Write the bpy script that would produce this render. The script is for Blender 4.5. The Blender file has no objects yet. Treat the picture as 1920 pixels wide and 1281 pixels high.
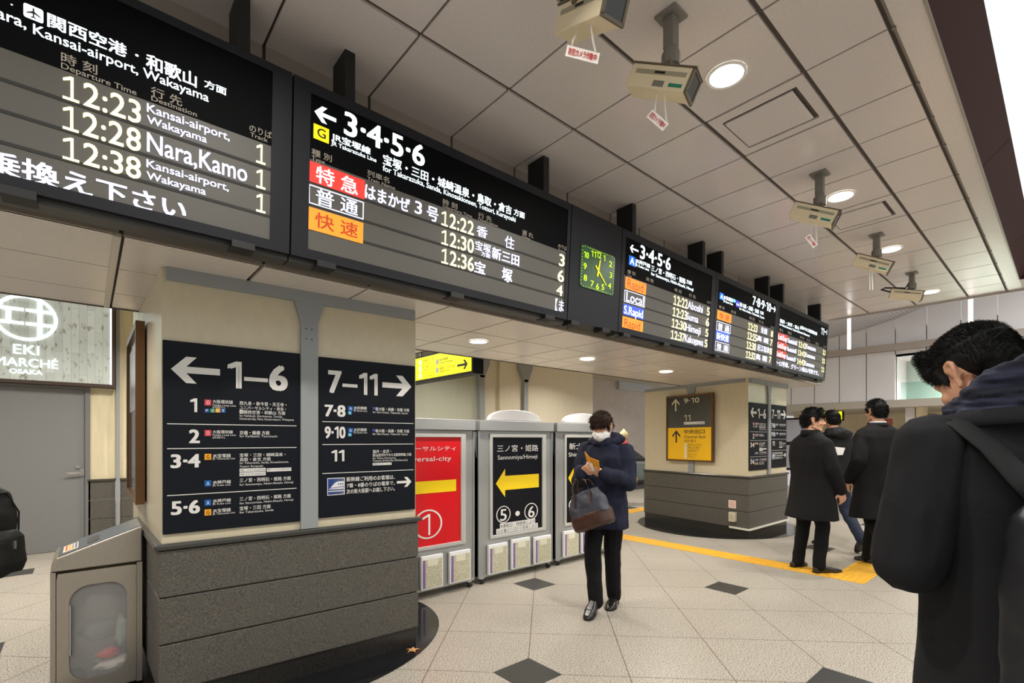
import bpy, bmesh, math, random
from mathutils import Vector, Matrix, noise
PI = math.pi
R = math.radians
S = bpy.context.scene
COL = S.collection
random.seed(7)

# ------------------------------------------------------------------ camera
YAW = 0.8545                       # view heading, measured from +X (along the boards)
F_PX, HORIZON, EYE = 915.0, 824.0, 1.4
cd = bpy.data.cameras.new('camera')
cam = bpy.data.objects.new('camera', cd); COL.objects.link(cam)
cam.location = (0, 0, EYE)
cam.rotation_euler = (PI / 2, 0, YAW - PI / 2)
cd.sensor_width = 36.0
cd.lens = F_PX * 36.0 / 1920.0
cd.shift_y = (HORIZON - 640.5) / 1920.0
cd.clip_start = 0.05
S.camera = cam
S.view_settings.view_transform = 'Standard'
S.view_settings.look = 'None'
S.view_settings.gamma = 1.0
S.view_settings.exposure = 0.28
S.view_settings.use_curve_mapping = False

# ------------------------------------------------------------------ world: the bright concourse around this corner
w = bpy.data.worlds.new('concourse_light'); S.world = w
w.use_nodes = True
w.node_tree.nodes['Background'].inputs[0].default_value = (1.0, 0.965, 0.93, 1)
w.node_tree.nodes['Background'].inputs[1].default_value = 0.50

ZC, ZS = 3.365, 2.268              # high ceiling, low soffit
def light(name, loc, power, size, color=(1, .95, .88), rot=(0, 0, 0), shape='DISK', spread=150):
    l = bpy.data.lights.new(name, 'AREA'); l.shape = shape; l.size = size; l.energy = power; l.color = color
    l.spread = R(spread)
    l.specular_factor = .25
    o = bpy.data.objects.new(name, l); COL.objects.link(o); o.location = loc; o.rotation_euler = rot
    return o
HI_LAMPS = [(2.6, 1.225), (4.59, 1.23), (6.26, 1.235), (8.47, 1.24)]
LO_LAMPS = [(2.61, 3.45), (4.06, 3.43), (5.58, 3.41)]
for x, y in HI_LAMPS: light('downlight_or_fill', (x, y, ZC - .03), 26, .15)
for x, y in LO_LAMPS: light('downlight_or_fill', (x, y, ZS - .02), 12, .12)
for x, y in ((-1.2, 1.23), (.55, 1.23)): light('downlight_or_fill', (x, y, ZC - .03), 22, .15)
for x, y in ((-.4, 3.5), (-.9, 6.0), (.6, 6.4), (2.6, 6.6), (5.0, 6.6), (8.0, 6.6), (11.5, 6.6)): light('downlight_or_fill', (x, y, 3.1 if y > 4 else ZS - .02), 46 if y > 4 else 8, .25, (1, .955, .89))  # rear-hall ones are added fill lights, no fixtures modelled for them
light('recess_lamp', (11.5, .9, 2.86), 60, .4)
light('hall_fill', (9.6, 1.6, 4.9), 900, 2.0, (.96, .98, 1), shape='SQUARE')  # added fill light to brighten the far white wall, not a fixture
light('hall_fill', (9.0, -2.5, 4.8), 360, 2.0, (1, .97, .94), shape='SQUARE')  # unseen fill light added for the far hall

# ------------------------------------------------------------------ materials
def lin(c):
    return tuple((v / 255 / 12.92 if v / 255 <= .04045 else ((v / 255 + .055) / 1.055) ** 2.4) for v in c) + (1,)
MATS = {}
def mat(name, col, rough=.5, metal=0.0, emit=0.0, vary=None, bump=None, spec=.5, trans=0.0, coat=0.0, alpha=1.0, stretch=(1, 1, 1)):
    """vary=(noise scale, +- amount), bump=(scale, strength)"""
    if name in MATS: return MATS[name]
    m = bpy.data.materials.new(name); m.use_nodes = True; MATS[name] = m
    nt = m.node_tree; b = nt.nodes['Principled BSDF']
    c = lin(col)
    b.inputs['Base Color'].default_value = c
    b.inputs['Roughness'].default_value = rough; b.inputs['Metallic'].default_value = metal
    b.inputs['Specular IOR Level'].default_value = spec
    b.inputs['Transmission Weight'].default_value = trans
    b.inputs['Coat Weight'].default_value = coat; b.inputs['Alpha'].default_value = alpha
    if emit:
        b.inputs['Emission Color'].default_value = c; b.inputs['Emission Strength'].default_value = emit
    if vary or bump:
        tc = nt.nodes.new('ShaderNodeTexCoord'); mp = nt.nodes.new('ShaderNodeMapping')
        mp.inputs['Scale'].default_value = stretch
        nt.links.new(tc.outputs['Object'], mp.inputs[0])
    if vary:
        n = nt.nodes.new('ShaderNodeTexNoise'); n.inputs['Scale'].default_value = vary[0]; n.inputs['Detail'].default_value = 4
        r = nt.nodes.new('ShaderNodeValToRGB'); a = vary[1]
        r.color_ramp.elements[0].position = .3; r.color_ramp.elements[1].position = .7
        r.color_ramp.elements[0].color = tuple(max(0, v * (1 - a)) for v in c[:3]) + (1,)
        r.color_ramp.elements[1].color = tuple(min(1, v * (1 + a)) for v in c[:3]) + (1,)
        nt.links.new(mp.outputs[0], n.inputs['Vector']); nt.links.new(n.outputs['Fac'], r.inputs[0]); nt.links.new(r.outputs[0], b.inputs['Base Color'])
    if bump:
        n = nt.nodes.new('ShaderNodeTexNoise'); n.inputs['Scale'].default_value = bump[0]; n.inputs['Detail'].default_value = 3
        bp = nt.nodes.new('ShaderNodeBump'); bp.inputs['Strength'].default_value = bump[1]; bp.inputs['Distance'].default_value = .01
        nt.links.new(mp.outputs[0], n.inputs['Vector']); nt.links.new(n.outputs['Fac'], bp.inputs['Height']); nt.links.new(bp.outputs[0], b.inputs['Normal'])
    return m

def floor_material():
    m = bpy.data.materials.new('granite_floor_tiles'); m.use_nodes = True
    nt = m.node_tree; b = nt.nodes['Principled BSDF']; L = nt.links
    geo = nt.nodes.new('ShaderNodeNewGeometry'); sep = nt.nodes.new('ShaderNodeSeparateXYZ'); L.new(geo.outputs['Position'], sep.inputs[0])
    def M(op, a, bb=None):
        n = nt.nodes.new('ShaderNodeMath'); n.operation = op
        for i, v in enumerate((a, bb)):
            if v is None: continue
            if isinstance(v, (int, float)): n.inputs[i].default_value = v
            else: L.new(v, n.inputs[i])
        return n.outputs[0]
    X0, Y0, ST = 1.985, 2.14, 1.28
    dx = M('SUBTRACT', sep.outputs[0], X0); dy = M('SUBTRACT', sep.outputs[1], Y0)
    k = 1 / math.sqrt(2)
    p = M('MULTIPLY', M('ADD', dx, dy), k); q = M('MULTIPLY', M('SUBTRACT', dy, dx), k)
    per = ST * math.sqrt(2); tile = per / 3
    def wrap(v, s): return M('SUBTRACT', M('FLOORED_MODULO', M('ADD', v, s / 2), s), s / 2)
    pw, qw = wrap(p, per), wrap(q, per)
    ex = M('ABSOLUTE', M('MULTIPLY', M('SUBTRACT', pw, qw), k)); ey = M('ABSOLUTE', M('MULTIPLY', M('ADD', pw, qw), k))
    dia = M('LESS_THAN', M('MAXIMUM', ex, ey), .147)
    g = M('LESS_THAN', M('MINIMUM', M('ABSOLUTE', wrap(p, tile)), M('ABSOLUTE', wrap(q, tile))), .0032)
    n1 = nt.nodes.new('ShaderNodeTexNoise'); n1.inputs['Scale'].default_value = 135; n1.inputs['Detail'].default_value = 2; n1.inputs['Roughness'].default_value = .5; L.new(geo.outputs['Position'], n1.inputs['Vector'])
    r1 = nt.nodes.new('ShaderNodeValToRGB'); e = r1.color_ramp.elements
    e[0].position = .385; e[0].color = lin((84, 76, 65)); e[1].position = .455; e[1].color = lin((181, 173, 159))
    e2 = r1.color_ramp.elements.new(.62); e2.color = lin((200, 193, 181)); L.new(n1.outputs['Fac'], r1.inputs[0])
    n2 = nt.nodes.new('ShaderNodeTexNoise'); n2.inputs['Scale'].default_value = .9; L.new(geo.outputs['Position'], n2.inputs['Vector'])
    mx = nt.nodes.new('ShaderNodeMix'); mx.data_type = 'RGBA'; mx.blend_type = 'MULTIPLY'; mx.inputs[0].default_value = .25
    L.new(r1.outputs[0], mx.inputs[6]); L.new(n2.outputs['Fac'], mx.inputs[7])
    def mix(fac, a, c):
        n = nt.nodes.new('ShaderNodeMix'); n.data_type = 'RGBA'; L.new(fac, n.inputs[0]); L.new(a, n.inputs[6]); n.inputs[7].default_value = c; return n.outputs[2]
    c = mix(g, mx.outputs[2], lin((104, 94, 80)))
    c = mix(dia, c, lin((58, 58, 56)))
    L.new(c, b.inputs['Base Color']); b.inputs['Roughness'].default_value = .34; b.inputs['Specular IOR Level'].default_value = .45
    return m

def stripe_material(name, c1, c2, scale, axis, rough=.6, width=.5, bump=0.0):
    m = bpy.data.materials.new(name); m.use_nodes = True; nt = m.node_tree; b = nt.nodes['Principled BSDF']; L = nt.links
    tc = nt.nodes.new('ShaderNodeTexCoord'); sep = nt.nodes.new('ShaderNodeSeparateXYZ'); L.new(tc.outputs['Object'], sep.inputs[0])
    mu = nt.nodes.new('ShaderNodeMath'); mu.operation = 'MULTIPLY'; mu.inputs[1].default_value = scale; L.new(sep.outputs[axis], mu.inputs[0])
    fr = nt.nodes.new('ShaderNodeMath'); fr.operation = 'FRACT'; L.new(mu.outputs[0], fr.inputs[0])
    lt = nt.nodes.new('ShaderNodeMath'); lt.operation = 'LESS_THAN'; lt.inputs[1].default_value = width; L.new(fr.outputs[0], lt.inputs[0])
    mx = nt.nodes.new('ShaderNodeMix'); mx.data_type = 'RGBA'; L.new(lt.outputs[0], mx.inputs[0]); mx.inputs[6].default_value = lin(c1); mx.inputs[7].default_value = lin(c2)
    L.new(mx.outputs[2], b.inputs['Base Color']); b.inputs['Roughness'].default_value = rough
    if bump:
        bp = nt.nodes.new('ShaderNodeBump'); bp.inputs['Strength'].default_value = bump; bp.inputs['Distance'].default_value = .01
        L.new(lt.outputs[0], bp.inputs['Height']); L.new(bp.outputs[0], b.inputs['Normal'])
    MATS[name] = m
    return m

CEIL = mat('ceiling_panel', (214, 206, 203), .25, vary=(60, .03))
GAP = mat('ceiling_gap', (88, 80, 74), .8)
BLACK = mat('board_housing', (33, 34, 39), .5, spec=.2)
HDR = mat('header_black', (8, 9, 11), .6, spec=.06)
LED = stripe_material('led_matrix', (88, 85, 79), (82, 80, 74), 250, 0, .5, .45)
SLAT = mat('led_row_gap', (40, 40, 38), .7)
CREAM = mat('cream_stone', (216, 204, 172), .28, vary=(5, .09), stretch=(3, 3, .5))
CREAMD = mat('cream_stone_front', (206, 195, 168), .3, vary=(14, .035), stretch=(2, 2, 1))
GRANITE = mat('grey_granite', (84, 80, 73), .6, vary=(140, .55), bump=(160, .15))
DGRAN = mat('dark_granite', (40, 38, 36), .22, vary=(180, .6))
POLISH = mat('polished_black_stone', (26, 26, 28), .12, vary=(150, .2))
CAPM = mat('stone_ledge', (62, 61, 58), .2)
STEELG = mat('grey_painted_steel', (146, 150, 152), .45)
STEEL = mat('brushed_stainless', (176, 168, 156), .34, .85, vary=(14, .08), stretch=(30, 30, 1))
STEELB = mat('blue_stainless', (150, 158, 168), .22, .9)
ALU = mat('stand_aluminium', (172, 173, 172), .36, .55)
CHROME = mat('chrome', (210, 210, 208), .15, .95)
WHITE = mat('white_plastic', (236, 235, 232), .4)
RUBBER = mat('black_rubber', (18, 18, 18), .6)
BROWNF = mat('brown_frame', (104, 72, 38), .35, .3)
DBROWN = mat('dark_brown_frame', (62, 44, 34), .5)
MAROON = mat('maroon_panel', (60, 36, 34), .6, spec=.12, vary=(30, .06))
WALLW = mat('white_wall_panel', (214, 213, 216), .5)
SIGNB = mat('sign_navy_black', (20, 23, 30), .5, spec=.15, vary=(200, .1))
YEL = mat('exit_yellow', (252, 196, 6), .35)
RED = mat('poster_red', (214, 16, 26), .3)
DOORG = mat('grey_door_paint', (124, 124, 124), .45)
# lettering: reflective paints and lit colours
INK = {
    'W': mat('ink_white', (226, 224, 220), .5), 'k': mat('ink_black', (22, 22, 22), .5), 'Y': mat('ink_yellow', (244, 208, 10), .4),
    'B': mat('ink_blue', (0, 92, 176), .5), 'b2': mat('ink_deep_blue', (20, 66, 150), .5), 'q': mat('ink_loop_red', (214, 60, 78), .5), 'h': mat('ink_orange', (246, 168, 26), .5),
    'gr': mat('ink_green', (44, 150, 106), .5), 'c': mat('ink_cyan', (40, 170, 214), .5), 'p': mat('ink_violet', (70, 66, 170), .5), 'e': mat('ink_cream', (214, 204, 176), .5),
    'ol': mat('ink_olive', (150, 128, 6), .5), 'rd': mat('ink_red', (206, 52, 44), .5), 'gk': mat('ink_grey', (150, 146, 136), .5),
}
LIT = {
    'w': mat('lit_white', (232, 244, 250), .5, emit=0.87), 'g': mat('printed_grey', (158, 150, 138), .6, emit=0.06), 'y': mat('lit_warm_white', (255, 250, 190), .5, emit=0.92),
    'v': mat('lit_cool_white', (226, 228, 255), .5, emit=0.87), 'r': mat('lit_red', (255, 52, 44), .5, emit=0.55), 'o': mat('lit_orange', (255, 138, 34), .5, emit=0.60),
    'R': mat('lit_rust', (190, 62, 10), .5, emit=0.23), 'b': mat('lit_blue', (54, 86, 230), .5, emit=0.51), 'B': mat('lit_sky', (20, 110, 235), .5, emit=0.55),
    'Y': mat('lit_yellow', (255, 226, 0), .5, emit=0.55), 'k': mat('unlit_black', (14, 14, 14), .5), 'c': mat('lit_cyan', (40, 190, 230), .5, emit=0.55), 'p': mat('lit_violet', (72, 70, 215), .5, emit=0.51),
}

# ------------------------------------------------------------------ mesh helpers
def link(o, parent=None):
    COL.objects.link(o)
    if parent is not None: o.parent = parent
    return o
def tag(o, label=None, cat=None, group=None, kind=None):
    if label: o['label'] = label
    if cat: o['category'] = cat
    if group: o['group'] = group
    if kind: o['kind'] = kind
    return o
def thing(name, label, cat, loc=(0, 0, 0), rz=0.0, group=None):
    o = bpy.data.objects.new(name, None); o.empty_display_size = .1
    o.location = loc; o.rotation_euler = (0, 0, rz); COL.objects.link(o)
    return tag(o, label, cat, group)
def struct(o): o['kind'] = 'structure'; return o
def build(name, bm, m, parent=None, smooth=False, bevel=0.0):
    me = bpy.data.meshes.new(name)
    bmesh.ops.recalc_face_normals(bm, faces=bm.faces[:])
    bm.to_mesh(me); bm.free()
    for x in (m if isinstance(m, (list, tuple)) else [m]): me.materials.append(x)
    if smooth:
        for p in me.polygons: p.use_smooth = True
    o = link(bpy.data.objects.new(name, me), parent)
    if bevel:
        md = o.modifiers.new('bevel', 'BEVEL'); md.width = bevel; md.segments = 2; md.limit_method = 'ANGLE'
    return o
def box(bm, x0, x1, y0, y1, z0, z1, mi=0):
    v = [bm.verts.new(p) for p in ((x0, y0, z0), (x1, y0, z0), (x1, y1, z0), (x0, y1, z0), (x0, y0, z1), (x1, y0, z1), (x1, y1, z1), (x0, y1, z1))]
    for f in ((0, 3, 2, 1), (4, 5, 6, 7), (0, 1, 5, 4), (1, 2, 6, 5), (2, 3, 7, 6), (3, 0, 4, 7)):
        bm.faces.new([v[i] for i in f]).material_index = mi
    return v
def B(name, m, parent, *boxes, bevel=0.0):
    bm = bmesh.new()
    for b in boxes: box(bm, *b)
    return build(name, bm, m, parent, bevel=bevel)
def prism(bm, pts, z0, z1, mi=0):
    """vertical prism over a plan polygon"""
    lo = [bm.verts.new((p[0], p[1], z0)) for p in pts]; hi = [bm.verts.new((p[0], p[1], z1)) for p in pts]
    n = len(pts)
    bm.faces.new(lo[::-1]).material_index = mi; bm.faces.new(hi).material_index = mi
    for i in range(n): bm.faces.new((lo[i], lo[(i + 1) % n], hi[(i + 1) % n], hi[i])).material_index = mi
def slab(bm, M, pts, d, mi=0):
    """polygon in the XY of matrix M, thickened by d along its Z"""
    lo = [bm.verts.new(M @ Vector((p[0], p[1], 0))) for p in pts]; hi = [bm.verts.new(M @ Vector((p[0], p[1], d))) for p in pts]
    n = len(pts)
    bm.faces.new(lo[::-1]).material_index = mi; bm.faces.new(hi).material_index = mi
    for i in range(n): bm.faces.new((lo[i], lo[(i + 1) % n], hi[(i + 1) % n], hi[i])).material_index = mi
def rrect(x0, x1, y0, y1, r, n=6):
    out = []
    for cx, cy, a in ((x1 - r, y1 - r, 0), (x0 + r, y1 - r, 90), (x0 + r, y0 + r, 180), (x1 - r, y0 + r, 270)):
        for i in range(n + 1): t = R(a + 90 * i / n); out.append((cx + r * math.cos(t), cy + r * math.sin(t)))
    return out
def circle(cx, cy, rx, ry=None, n=32):
    ry = rx if ry is None else ry
    return [(cx + rx * math.cos(2 * PI * i / n), cy + ry * math.sin(2 * PI * i / n)) for i in range(n)]
def tube(bm, pts, r, n=8, mi=0, ry=None, up=None):
    """tube along points; r may be a list; ry gives a flat section"""
    P = [Vector(p) for p in pts]; rings = []
    for i, p in enumerate(P):
        d = (P[min(i + 1, len(P) - 1)] - P[max(i - 1, 0)]).normalized()
        a = d.cross(Vector(up) if up else Vector((0, 0, 1) if abs(d.z) < .9 else (1, 0, 0))).normalized(); b = a.cross(d)
        rr = r[i] if isinstance(r, (list, tuple)) else r
        r2 = ry if ry is not None else rr
        rings.append([bm.verts.new(p + a * rr * math.cos(2 * PI * k / n) + b * r2 * math.sin(2 * PI * k / n)) for k in range(n)])
    for a, b in zip(rings, rings[1:]):
        for k in range(n): bm.faces.new((a[k], a[(k + 1) % n], b[(k + 1) % n], b[k])).material_index = mi
    bm.faces.new(rings[0][::-1]).material_index = mi; bm.faces.new(rings[-1]).material_index = mi
def basis(o, u, v):
    u = Vector(u).normalized(); n = u.cross(Vector(v)).normalized(); v = n.cross(u)
    M = Matrix((u, v, n)).transposed().to_4x4(); M.translation = Vector(o)
    return M

# ------------------------------------------------------------------ writing
_geo = {}
def _raw(s, off):
    c = bpy.data.curves.new('t', 'FONT'); c.body = s; c.resolution_u = 3; c.offset = off
    o = bpy.data.objects.new('t', c); COL.objects.link(o)
    ev = o.evaluated_get(bpy.context.evaluated_depsgraph_get()); me = ev.to_mesh()
    V = [(v.co.x, v.co.y) for v in me.vertices]; Fc = [tuple(p.vertices) for p in me.polygons]
    ev.to_mesh_clear(); bpy.data.objects.remove(o); bpy.data.curves.remove(c)
    return V, Fc
def glyphs(s, wt, serif=False):
    k = (s, wt, serif)
    if k in _geo: return _geo[k]
    t = .064
    if '1' in s and all(ch in '0123456789:·–' for ch in s):     # numerals with a flagged one
        V, Fc, x = [], [], 0.0
        for ch in s:
            if ch == '1':
                w_ = .30; b = len(V)
                V += [(x + w_ - t, 0), (x + w_, 0), (x + w_, .69), (x + w_ - t, .69), (x + w_ - t, .69 - t * 1.25), (x + .04, .52), (x + .04, .52 + t * 1.05), (x + w_ - t, .69)]
                Fc += [(b, b + 1, b + 2, b + 3), (b + 5, b + 4, b + 7, b + 6)]
                if serif: b = len(V); V += [(x + .03, 0), (x + w_ + .15, 0), (x + w_ + .15, t), (x + .03, t)]; Fc.append((b, b + 1, b + 2, b + 3)); w_ += .15
                x += w_ + .13
            else:
                gv, gf = _raw(ch, 0.0); m0 = min(p[0] for p in gv); m1 = max(p[0] for p in gv); b = len(V)
                V += [(p[0] - m0 + x, p[1]) for p in gv]; Fc += [tuple(b + i for i in f) for f in gf]; x += m1 - m0 + .1
    else: V, Fc = _raw(s, 0.0)
    d = (0.0, .011, .024, .036)[wt]
    if d:       # heavier strokes: the same outline laid down again a hair to each side
        V0, F0 = V, Fc; V, Fc = [], []
        for k4, (dx, dy) in enumerate(((-d, -d * .6), (d, -d * .6), (-d, d * .6), (d, d * .6))):
            b = len(V); V += [(p[0] + dx, p[1] + dy, .00025 * k4) for p in V0]; Fc += [tuple(b + i for i in f) for f in F0]
    _geo[k] = (V, Fc)
    return _geo[k]
CAP_H = max(p[1] for p in glyphs('H', 0)[0])
CJK_0 = min(p[1] for p in glyphs('国語', 0)[0]); CJK_1 = max(p[1] for p in glyphs('国語', 0)[0])
def arrow(kind, x0, x1, y0, y1):
    h = y1 - y0; wd = x1 - x0; cy = (y0 + y1) / 2; cx = (x0 + x1) / 2
    if kind == 'AU':
        t = wd * .17
        return [[(cx - t / 2, y0), (cx + t / 2, y0), (cx + t / 2, y1 - t), (cx - t / 2, y1 - t)],
                [(cx, y1), (x0, y1 - wd * .52), (x0, y1 - wd * .52 - t * 1.3), (cx, y1 - t * 1.4)], [(cx, y1), (cx, y1 - t * 1.4), (x1, y1 - wd * .52 - t * 1.3), (x1, y1 - wd * .52)]]
    t = h * .25; s = h * .5
    P = [[(x0 + t * .8, cy - t / 2), (x1, cy - t / 2), (x1, cy + t / 2), (x0 + t * .8, cy + t / 2)],
         [(x0, cy), (x0 + t * 1.5, cy), (x0 + s * .95 + t * 1.35, y1), (x0 + s * .95, y1)], [(x0, cy), (x0 + s * .95, y0), (x0 + s * .95 + t * 1.35, y0), (x0 + t * 1.5, cy)]]
    if kind == 'AR': P = [[(x0 + x1 - a, b) for a, b in q][::-1] for q in P]
    return P
def writing(entries, pal, default=None):
    """list of (verts2d, faces, colour key, layer)"""
    V, Fc, mi, keys = [], [], [], []
    def add(pts, faces, c, lay):
        if c not in keys: keys.append(c)
        b = len(V); V.extend((p[0], p[1], lay + (p[2] if len(p) > 2 else 0)) for p in pts)
        for f in faces: Fc.append(tuple(b + i for i in f)); mi.append(keys.index(c))
    for k, txt, x0, x1, y0, y1, c, wt in entries:
        if default and c == 'w': c = default
        if k == 'T':
            gv, gf = glyphs(txt, wt, c == 'y')
            if not gv: continue
            a0 = min(p[0] for p in gv); a1 = max(p[0] for p in gv)
            cjk = any(ord(ch) > 0x2e80 for ch in txt)
            b0, b1 = (CJK_0, CJK_1) if cjk else (0, CAP_H)
            if txt == '【ま': b0, b1 = min(p[1] for p in gv), max(p[1] for p in gv)
            sx = (x1 - x0) / (a1 - a0); sy = (y1 - y0) / (b1 - b0)
            if sx > 1.3 * sy and len(txt) < 3: x0 += (x1 - x0) / 2 - sy * .62 * (a1 - a0); sx = sy * 1.24
            add([((p[0] - a0) * sx + x0, (p[1] - b0) * sy + y0, p[2] if len(p) > 2 else 0) for p in gv], gf, c, .0008)
        elif k == 'R': add([(x0, y0), (x1, y0), (x1, y1), (x0, y1)], [(0, 1, 2, 3)], c, .0004)
        elif k == 'O':
            t = min(x1 - x0, y1 - y0) * .06
            add([(x0, y0), (x1, y0), (x1, y1), (x0, y1), (x0 + t, y0 + t), (x1 - t, y0 + t), (x1 - t, y1 - t), (x0 + t, y1 - t)], [(0, 1, 5, 4), (1, 2, 6, 5), (2, 3, 7, 6), (3, 0, 4, 7)], c, .0004)
        elif k in ('AL', 'AR', 'AU'):
            if default == 'solid' or (c == 'Y' and k == 'AL'):
                h = y1 - y0; cy = (y0 + y1) / 2; s = h * .42
                add([(x0, cy), (x0 + s, y0), (x0 + s, cy - h * .25), (x1, cy - h * .25), (x1, cy + h * .25), (x0 + s, cy + h * .25), (x0 + s, y1)], [tuple(range(7))], c, .0004)
            else:
                for kq, q in enumerate(arrow(k, x0, x1, y0, y1)): add(q, [tuple(range(len(q)))], c, .0006 + .0002 * kq)
        elif k == 'D': add(circle((x0 + x1) / 2, (y0 + y1) / 2, (x1 - x0) / 2, (y1 - y0) / 2, 20), [tuple(range(20))], c, .0006)
        elif k == 'C':
            n = 40; cx, cy = (x0 + x1) / 2, (y0 + y1) / 2; rx, ry = abs(x1 - x0) / 2, abs(y1 - y0) / 2
            add(circle(cx, cy, rx, ry, n) + circle(cx, cy, rx * .88, ry * .9, n), [(i, (i + 1) % n, n + (i + 1) % n, n + i) for i in range(n)], c, .0005)
        elif k == 'P':      # white rounded pictogram with an aeroplane
            pts = rrect(x0, x1, y0, y1, (x1 - x0) * .14); add(pts, [tuple(range(len(pts)))], c, .0004)
            cx, cy, u = (x0 + x1) / 2, (y0 + y1) / 2, (x1 - x0) * .36
            pl = [(0, 1), (.12, .8), (.12, .3), (1, -.25), (1, -.42), (.12, -.12), (.09, -.65), (.38, -.86), (.38, -1), (0, -.88), (-.38, -1), (-.38, -.86), (-.09, -.65), (-.12, -.12), (-1, -.42), (-1, -.25), (-.12, .3), (-.12, .8)]
            add([(cx + a * u, cy + b * u) for a, b in pl], [tuple(range(len(pl)))], 'k', .0008)
        elif k == 'S':      # bullet train pictogram
            W_, H_ = x1 - x0, y1 - y0
            body = [(0, .3), (.12, .42), (.4, .82), (.6, .95), (1, .95), (1, .3)]
            add([(x0 + a * W_, y0 + b * H_) for a, b in body], [tuple(range(6))], c, .0008)
            add([(x0 + a * W_, y0 + b * H_) for a, b in ((0, .1), (1, .1), (1, .18), (0, .18))], [(0, 1, 2, 3)], c, .0008)
            for j in range(3):
                xx = .62 + .13 * j; add([(x0 + a * W_, y0 + b * H_) for a, b in ((xx, .66), (xx + .07, .66), (xx + .07, .78), (xx, .78))], [(0, 1, 2, 3)], 'b2', .0012)
            add([(x0 + a * W_, y0 + b * H_) for a, b in ((.1, .42), (1, .52), (1, .46), (.06, .37))], [(0, 1, 2, 3)], 'b2', .0012)
    me = bpy.data.meshes.new('lettering'); me.from_pydata(V, [], Fc)
    for c in keys: me.materials.append(pal[c])
    me.polygons.foreach_set('material_index', mi); me.update()
    return me
def write_on(parent, M, entries, pal, default=None, name=None, off=.0015):
    """entries are in the XY of matrix M (given in the parent's space); every line of writing, symbol and rule is a part"""
    groups = []
    for e in entries:
        if name is None and e[0] == 'T':       # a letter on a coloured label belongs to that label
            hit = [g for g in groups if g[0][0] in 'RO' and g[0][2] - .002 <= e[2] and e[3] <= g[0][3] + .004 and g[0][4] - .004 <= e[4] and e[5] <= g[0][5] + .004]
            if hit: hit[-1].append(e); continue
        if name is None and e[0] in 'RS' and groups and groups[-1][0][0] == 'R' and groups[-1][0][2] <= e[2] and e[3] <= groups[-1][0][3]: groups[-1].append(e); continue
        if name and groups: groups[0].append(e)
        else: groups.append([e])
    for g in groups:
        k = g[0]
        nm = name or ('arrow' if k[0][0] == 'A' else 'pictogram' if k[0] in 'PSDC' else 'lettering' if k[0] == 'T' else 'divider_line' if k[5] - k[4] < .012 else 'line_label')
        o = link(bpy.data.objects.new(nm, writing(g, pal, default)), parent)
        o.matrix_local = M @ Matrix.Translation((0, 0, off))
    return o

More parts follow.
